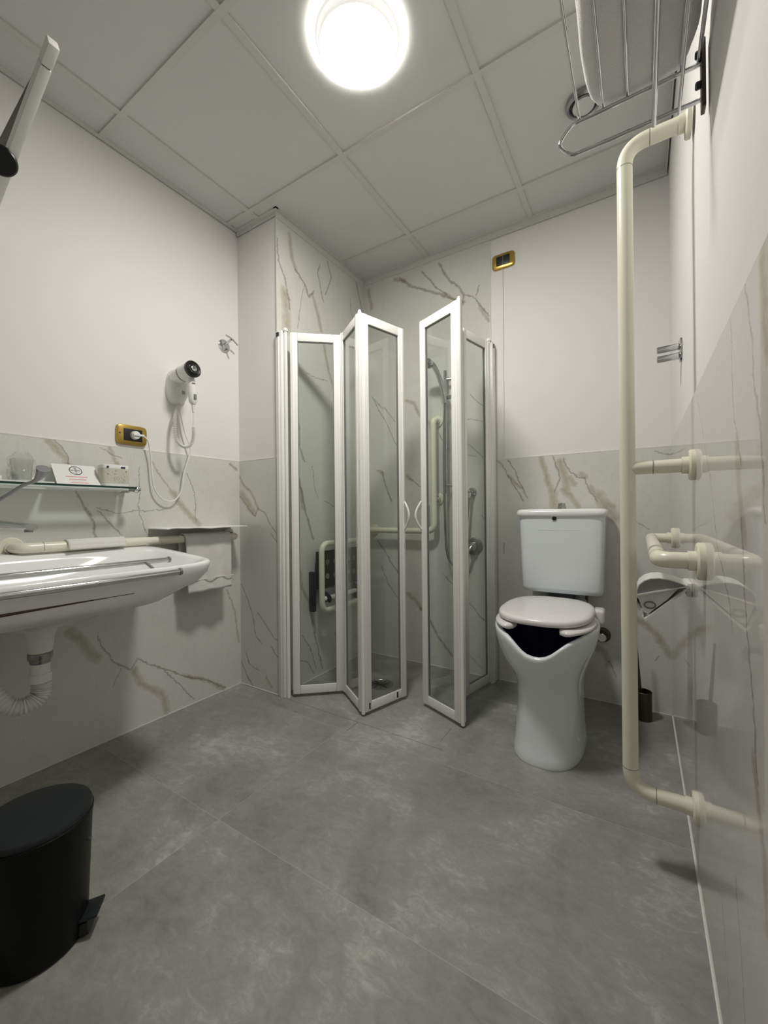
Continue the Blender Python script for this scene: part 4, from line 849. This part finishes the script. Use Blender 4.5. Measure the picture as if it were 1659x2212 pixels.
# ================================================================= washbasin
M['lever'] = plain('brushed_lever_metal', (.30, .30, .31), .38, metal=.9, vary=.08)
SY0, SY1, SXF = .08, .945, -1.272
t = thing('washbasin', (XL, .5, .8), 'white wall hung washbasin with curved front and chrome bars', 'washbasin')
def rimp(x): return .797-.075*(x+1.84)
NB = 96
def bring(x0, x1, y0, y1, dz, e=3.6, conc=.0, z=None):
    r = []; cx_, a_ = (x0+x1)/2, (x1-x0)/2; cyy, b_ = (y0+y1)/2, (y1-y0)/2
    for i in range(NB):
        th = 2*PI*i/NB; c_, s_ = math.cos(th), math.sin(th)
        x = cx_+a_*math.copysign(abs(c_)**(2/e), c_); y = cyy+b_*math.copysign(abs(s_)**(2/e), s_)
        if c_ > 0 and conc: x -= conc*math.exp(-((y-cyy)/(b_*.55))**2)*max(0, min(1, (x-cx_)/a_))
        r.append(Vector((x, y, (rimp(x)+dz) if z is None else z)))
    return r
b = BM()
RS = [bring(-1.80, -1.47, .39, .60, 0, 2.4, z=.590), bring(-1.82, -1.42, .34, .65, 0, 2.6, z=.604), bring(-1.835, -1.37, .26, .74, 0, 3, z=.640), bring(-1.845, -1.335, .17, .83, -.126, 3.6),
      bring(-1.85, -1.312, .115, .885, -.094, 4.2), bring(-1.852, -1.290, .090, .925, -.068, 4.8, .010), bring(-1.852, -1.277, .082, .940, -.040, 5.4, .012), bring(-1.852, -1.272, .080, .945, -.012, 5.6, .012), bring(-1.852, -1.273, .081, .944, -.003, 5.6, .012),
      bring(-1.849, -1.277, .084, .940, .000, 5.6, .012), bring(-1.79, -1.291, .098, .926, -.001, 5.0, .012), bring(-1.765, -1.300, .108, .915, -.008, 4.6, .01), bring(-1.755, -1.310, .125, .898, -.030, 3.8, .006),
      bring(-1.74, -1.345, .18, .84, -.070, 3.0), bring(-1.70, -1.42, .30, .70, 0, 2.4, z=.665), bring(-1.62, -1.53, .44, .56, 0, 2, z=.657)]
rings(b, RS); sk = obj('basin', b, 'ceram', t, angle=70)
b = BM(); tube(b, [(-1.2655, y, .7385-.0025*math.sin((y-.1)/.66*PI)) for y in [.02+.0745*k for k in range(11)]], .0098, 20); br = obj('front_bar', b, 'chrome', t)
b = BM(); cyl(b, (-1.2655, .762, .7385), (-1.2655, .769, .7385), .0115, n=20); cyl(b, (-1.29, .70, .7385), (-1.2655, .70, .7385), .006, n=12); cyl(b, (-1.29, .25, .7385), (-1.2655, .25, .7385), .006, n=12); islands('bar_end', b, 'steel', br)
b = BM(); cyl(b, (-1.352, .05, .7715), (-1.352, .775, .7715), .0085, n=20); br = obj('inner_bar', b, 'chrome', t)
b = BM(); cyl(b, (-1.352, .775, .7715), (-1.352, .781, .7715), .0105, n=20); cyl(b, (-1.302, .70, .752), (-1.352, .70, .7715), .005, n=12); islands('bar_end', b, 'steel', br)
b = BM(); tube(b, [(-1.2930-.012*math.exp(-((.02+.062*k-.51)/.2)**2)*.8, .02+.062*k, .6835+.0003*k) for k in range(11)], lambda u: .0065*(1-u*.75), 10); obj('tilt_gap_strip', b, 'brown', t)
b = BM(); lathe(b, [(.022, 0), (.022, .004), (.012, .005), (0, .005)], (-1.575, .50, .658), n=24); obj('plughole', b, 'chrome', t)
# trap
t = thing('basin_trap', (-1.6, .505, .5), 'white plastic waste trap with corrugated hose under the washbasin', 'waste trap')
TCx, TCy = -1.60, .506
b = BM(); lathe(b, [(.046, .096), (.045, .070), (.036, .045), (.033, .012), (.030, 0)], (TCx, TCy, .497), n=36, cap=True); obj('funnel', b, 'white', t)
b = BM(); lathe(b, [(.030, 0), (.032, .004), (.032, .020), (.029, .024)], (TCx, TCy, .474), n=36, cap=True); lathe(b, [(.025, -.012), (.027, -.008), (.027, .0), (.024, .002)], (TCx, TCy, .474), n=36, cap=True); obj('clamp_ring', b, 'steel', t)
b = BM(); cyl(b, (TCx, TCy, .474), (TCx, TCy, .405), .0245, n=32, bev=.002); lathe(b, [(.024, .014), (.029, .012), (.029, -.014), (.024, -.016)], (TCx, TCy, .418), n=32); obj('tailpiece', b, 'white', t)
hp = smooth_path([(TCx, TCy, .410), (TCx+.002, TCy+.002, .385), (TCx+.004, TCy-.006, .360), (TCx+.002, TCy-.035, .343), (TCx-.01, TCy-.070, .350), (TCx-.03, TCy-.098, .385), (TCx-.07, TCy-.115, .43), (TCx-.13, TCy-.12, .45), (-1.84, TCy-.12, .45)], 14)
b = BM(); tube(b, hp, lambda u: .0245+.0032*math.sin(u*2*PI*34), 28); obj('corrugated_hose', b, 'white', t)

# tap
t = thing('basin_tap', (-1.72, .43, .79), 'chrome mixer tap with long raised clinic lever at the left edge', 'tap')
b = BM(); cyl(b, (-1.735, .40, .793), (-1.735, .40, .945), .024, n=32, bev=.004); lathe(b, [(.024, 0), (.022, .012), (.012, .022), (0, .024)], (-1.735, .40, .945), n=28); obj('tap_body', b, 'chrome', t)
b = BM(); RS = []
for k in range(9):
    u_ = k/8; p = Vector((-1.735, .402, .905)).lerp(Vector((-1.432, .436, .892)), u_); w_ = .017-.003*u_; h_ = .014-.005*u_
    RS.append([p+Vector((0, math.cos(2*PI*i/20)*w_, math.copysign(abs(math.sin(2*PI*i/20))**.7, math.sin(2*PI*i/20))*h_)) for i in range(20)])
rings(b, RS); obj('spout', b, 'chrome', t)
b = BM(); cyl(b, (-1.446, .434, .886), (-1.446, .434, .878), .010, n=18); obj('aerator', b, 'steel', t)
b = BM(); RS = []
lp = smooth_path([(-1.735, .402, .950), (-1.66, .412, .962), (-1.56, .420, .985), (-1.46, .428, 1.010), (-1.400, .433, 1.018), (-1.365, .436, 1.034), (-1.350, .437, 1.050)], 6)
for k, p in enumerate(lp):
    u_ = k/(len(lp)-1); q = lp[min(k+1, len(lp)-1)]-lp[max(k-1, 0)]; q.normalize(); nrm = Vector((-q.z, 0, q.x))
    w_ = .006 + (.010*max(0, (u_-.72)/.28)**.8 if u_ > .72 else 0); h_ = .0045+(.011*max(0, (u_-.66)/.34)**.9 if u_ > .66 else 0)
    RS.append([p+Vector((0, 1, 0))*math.cos(2*PI*i/16)*w_+nrm*math.sin(2*PI*i/16)*h_ for i in range(16)])
rings(b, RS); obj('lever', b, 'lever', t)

# wall rail, towels and ledge
t = thing('wall_grab_rail', (XL, .95, .808), 'cream grab rail on the left wall behind the washbasin', 'grab rail', 'cream nylon grab rails')
XW, ZR = -1.780, .808
b = BM(); tube(b, round_path([(XL+.005, .505, ZR+.005), (XW, .505, ZR+.005), (XW, 1.385, ZR), (XL+.005, 1.385, ZR)], .035, 8), .0178, 24); obj('rail', b, 'cream', t)
b = BM(); cyl(b, (XW, .572, ZR+.005), (XW, .5735, ZR+.005), .0181, n=24); obj('joint_line', b, 'grey', t)
for y in (.505, 1.385): flange('wall_flange', (XL, y, ZR+.003), (1, 0, 0), t, .038, .014)
def draped(name, y0, y1, zf, zb_, label, seed=0, fold=0):
    """towel hung over the rail: front drop to zf, back drop to zb_"""
    b = BM(); rr = .0235; path = []
    n1 = 22
    for k in range(n1): path.append((XW+rr+.001, zf+(ZR-zf)*k/n1))
    for k in range(13): a_ = PI*k/12; path.append((XW+rr*math.cos(a_), ZR+rr*math.sin(a_)))
    for k in range(1, n1+1): path.append((XW-rr-.001, ZR-(ZR-zb_)*k/n1))
    NY = 26; G_ = []
    for j in range(NY+1):
        y = y0+(y1-y0)*j/NY; row = []
        for i, (x, z) in enumerate(path):
            hang = max(0, (ZR-z)/.3); f = 1 if x > XW else -.15
            x2 = x + f*hang*.010*(1+math.sin(j*.55+seed))*.8 + noise.noise(Vector((y*30, z*22, seed)))*.0022*(1 if x > XW else .2)
            y2 = y + (fold*hang*(1-j/NY) if x > XW else 0)
            row.append(b.verts.new((x2, y2, z)))
        G_.append(row)
    for p, q in zip(G_, G_[1:]):
        for i in range(len(path)-1): b.faces.new((p[i], p[i+1], q[i+1], q[i]))
    o = obj(name, b, 'towel', loc=(XW, (y0+y1)/2, ZR), angle=180)
    md = o.modifiers.new('thick', 'SOLIDIFY'); md.thickness = .005; md.offset = 1
    return o
tag(draped('hand_towel', .640, .835, .8005, .800, '', 1), 'small white hand towel over the rail behind the washbasin', 'towel', 'hand towels on the rail')
hem = []
o = draped('hand_towel', 1.088, 1.330, .560, .585, '', 4, .012)
tag(o, 'longer white hand towel hanging below the thin ledge near the corner', 'towel', 'hand towels on the rail')
b = BM()
for z in (.618,): obox(b, (XW+.038, 1.098, z), (XW+.041, 1.330, z+.001), .0035, .0030)
obox(b, (XW+.026, 1.125, .56), (XW+.0265, 1.118, .80), .002, .002, up=(1, 0, 0))
obj('hem_seam', b, 'white', o, False)
b = BM(); RS = []
for k in range(25):
    u_ = k/24; y = .975+.430*u_; z = .8605+.0035*math.sin(u_*9)*(1-u_)+.002*math.sin(u_*23)*(1-u_)
    x1 = -1.700 if u_ < .9 else -1.700-.25*(u_-.9)**1.2
    RS.append([Vector((XL, y, z+.002)), Vector((XL+.05, y, z+.003)), Vector((x1, y, z+.0015)), Vector((x1, y, z-.0015)), Vector((XL+.05, y, z-.001)), Vector((XL, y, z-.002))])
rings(b, RS); tag(obj('thin_ledge', b, 'paper', loc=(XL, 1.19, .86), angle=60), 'thin white wavy ledge on the left wall above the hanging towel', 'ledge')

# ================================================================= waste bin
BX, BY = -1.118, .343
t = thing('pedal_bin', (BX, BY, 0), 'black round pedal bin with slate lid on the floor under the washbasin', 'pedal bin')
b = BM(); lathe(b, [(.0, .0), (.086, 0), (.090, .004), (.0915, .02), (.1015, .256), (.1035, .258), (.1035, .264), (.098, .266)], (BX, BY, 0), n=72, cap=False); obj('bin_body', b, 'binbody', t)
b = BM(); lathe(b, [(.100, .262), (.1015, .266), (.1015, .273), (.099, .277), (.07, .280), (0, .2815)], (BX, BY, 0), n=72); obj('lid', b, 'binlid', t)
dp = Vector((.66, .75, 0)).normalized(); pn = Vector((-dp.y, dp.x, 0)); C0 = Vector((BX, BY, 0))
b = BM(); obox(b, C0+dp*.072+Vector((0, 0, .036)), C0+dp*.122+Vector((0, 0, .044)), .054, .006, .0028); obj('pedal', b, 'binlid', t)
b = BM(); obox(b, C0+dp*.08+Vector((0, 0, .016)), C0+dp*.104+Vector((0, 0, .020)), .05, .028, .005); obj('pedal_housing', b, 'black', t)
b = BM(); cyl(b, C0+pn*-.0+dp*.099+Vector((0, 0, .20)), C0+dp*.1045+Vector((0, 0, .20)), .004, n=10); obj('rivet', b, 'steel', t)
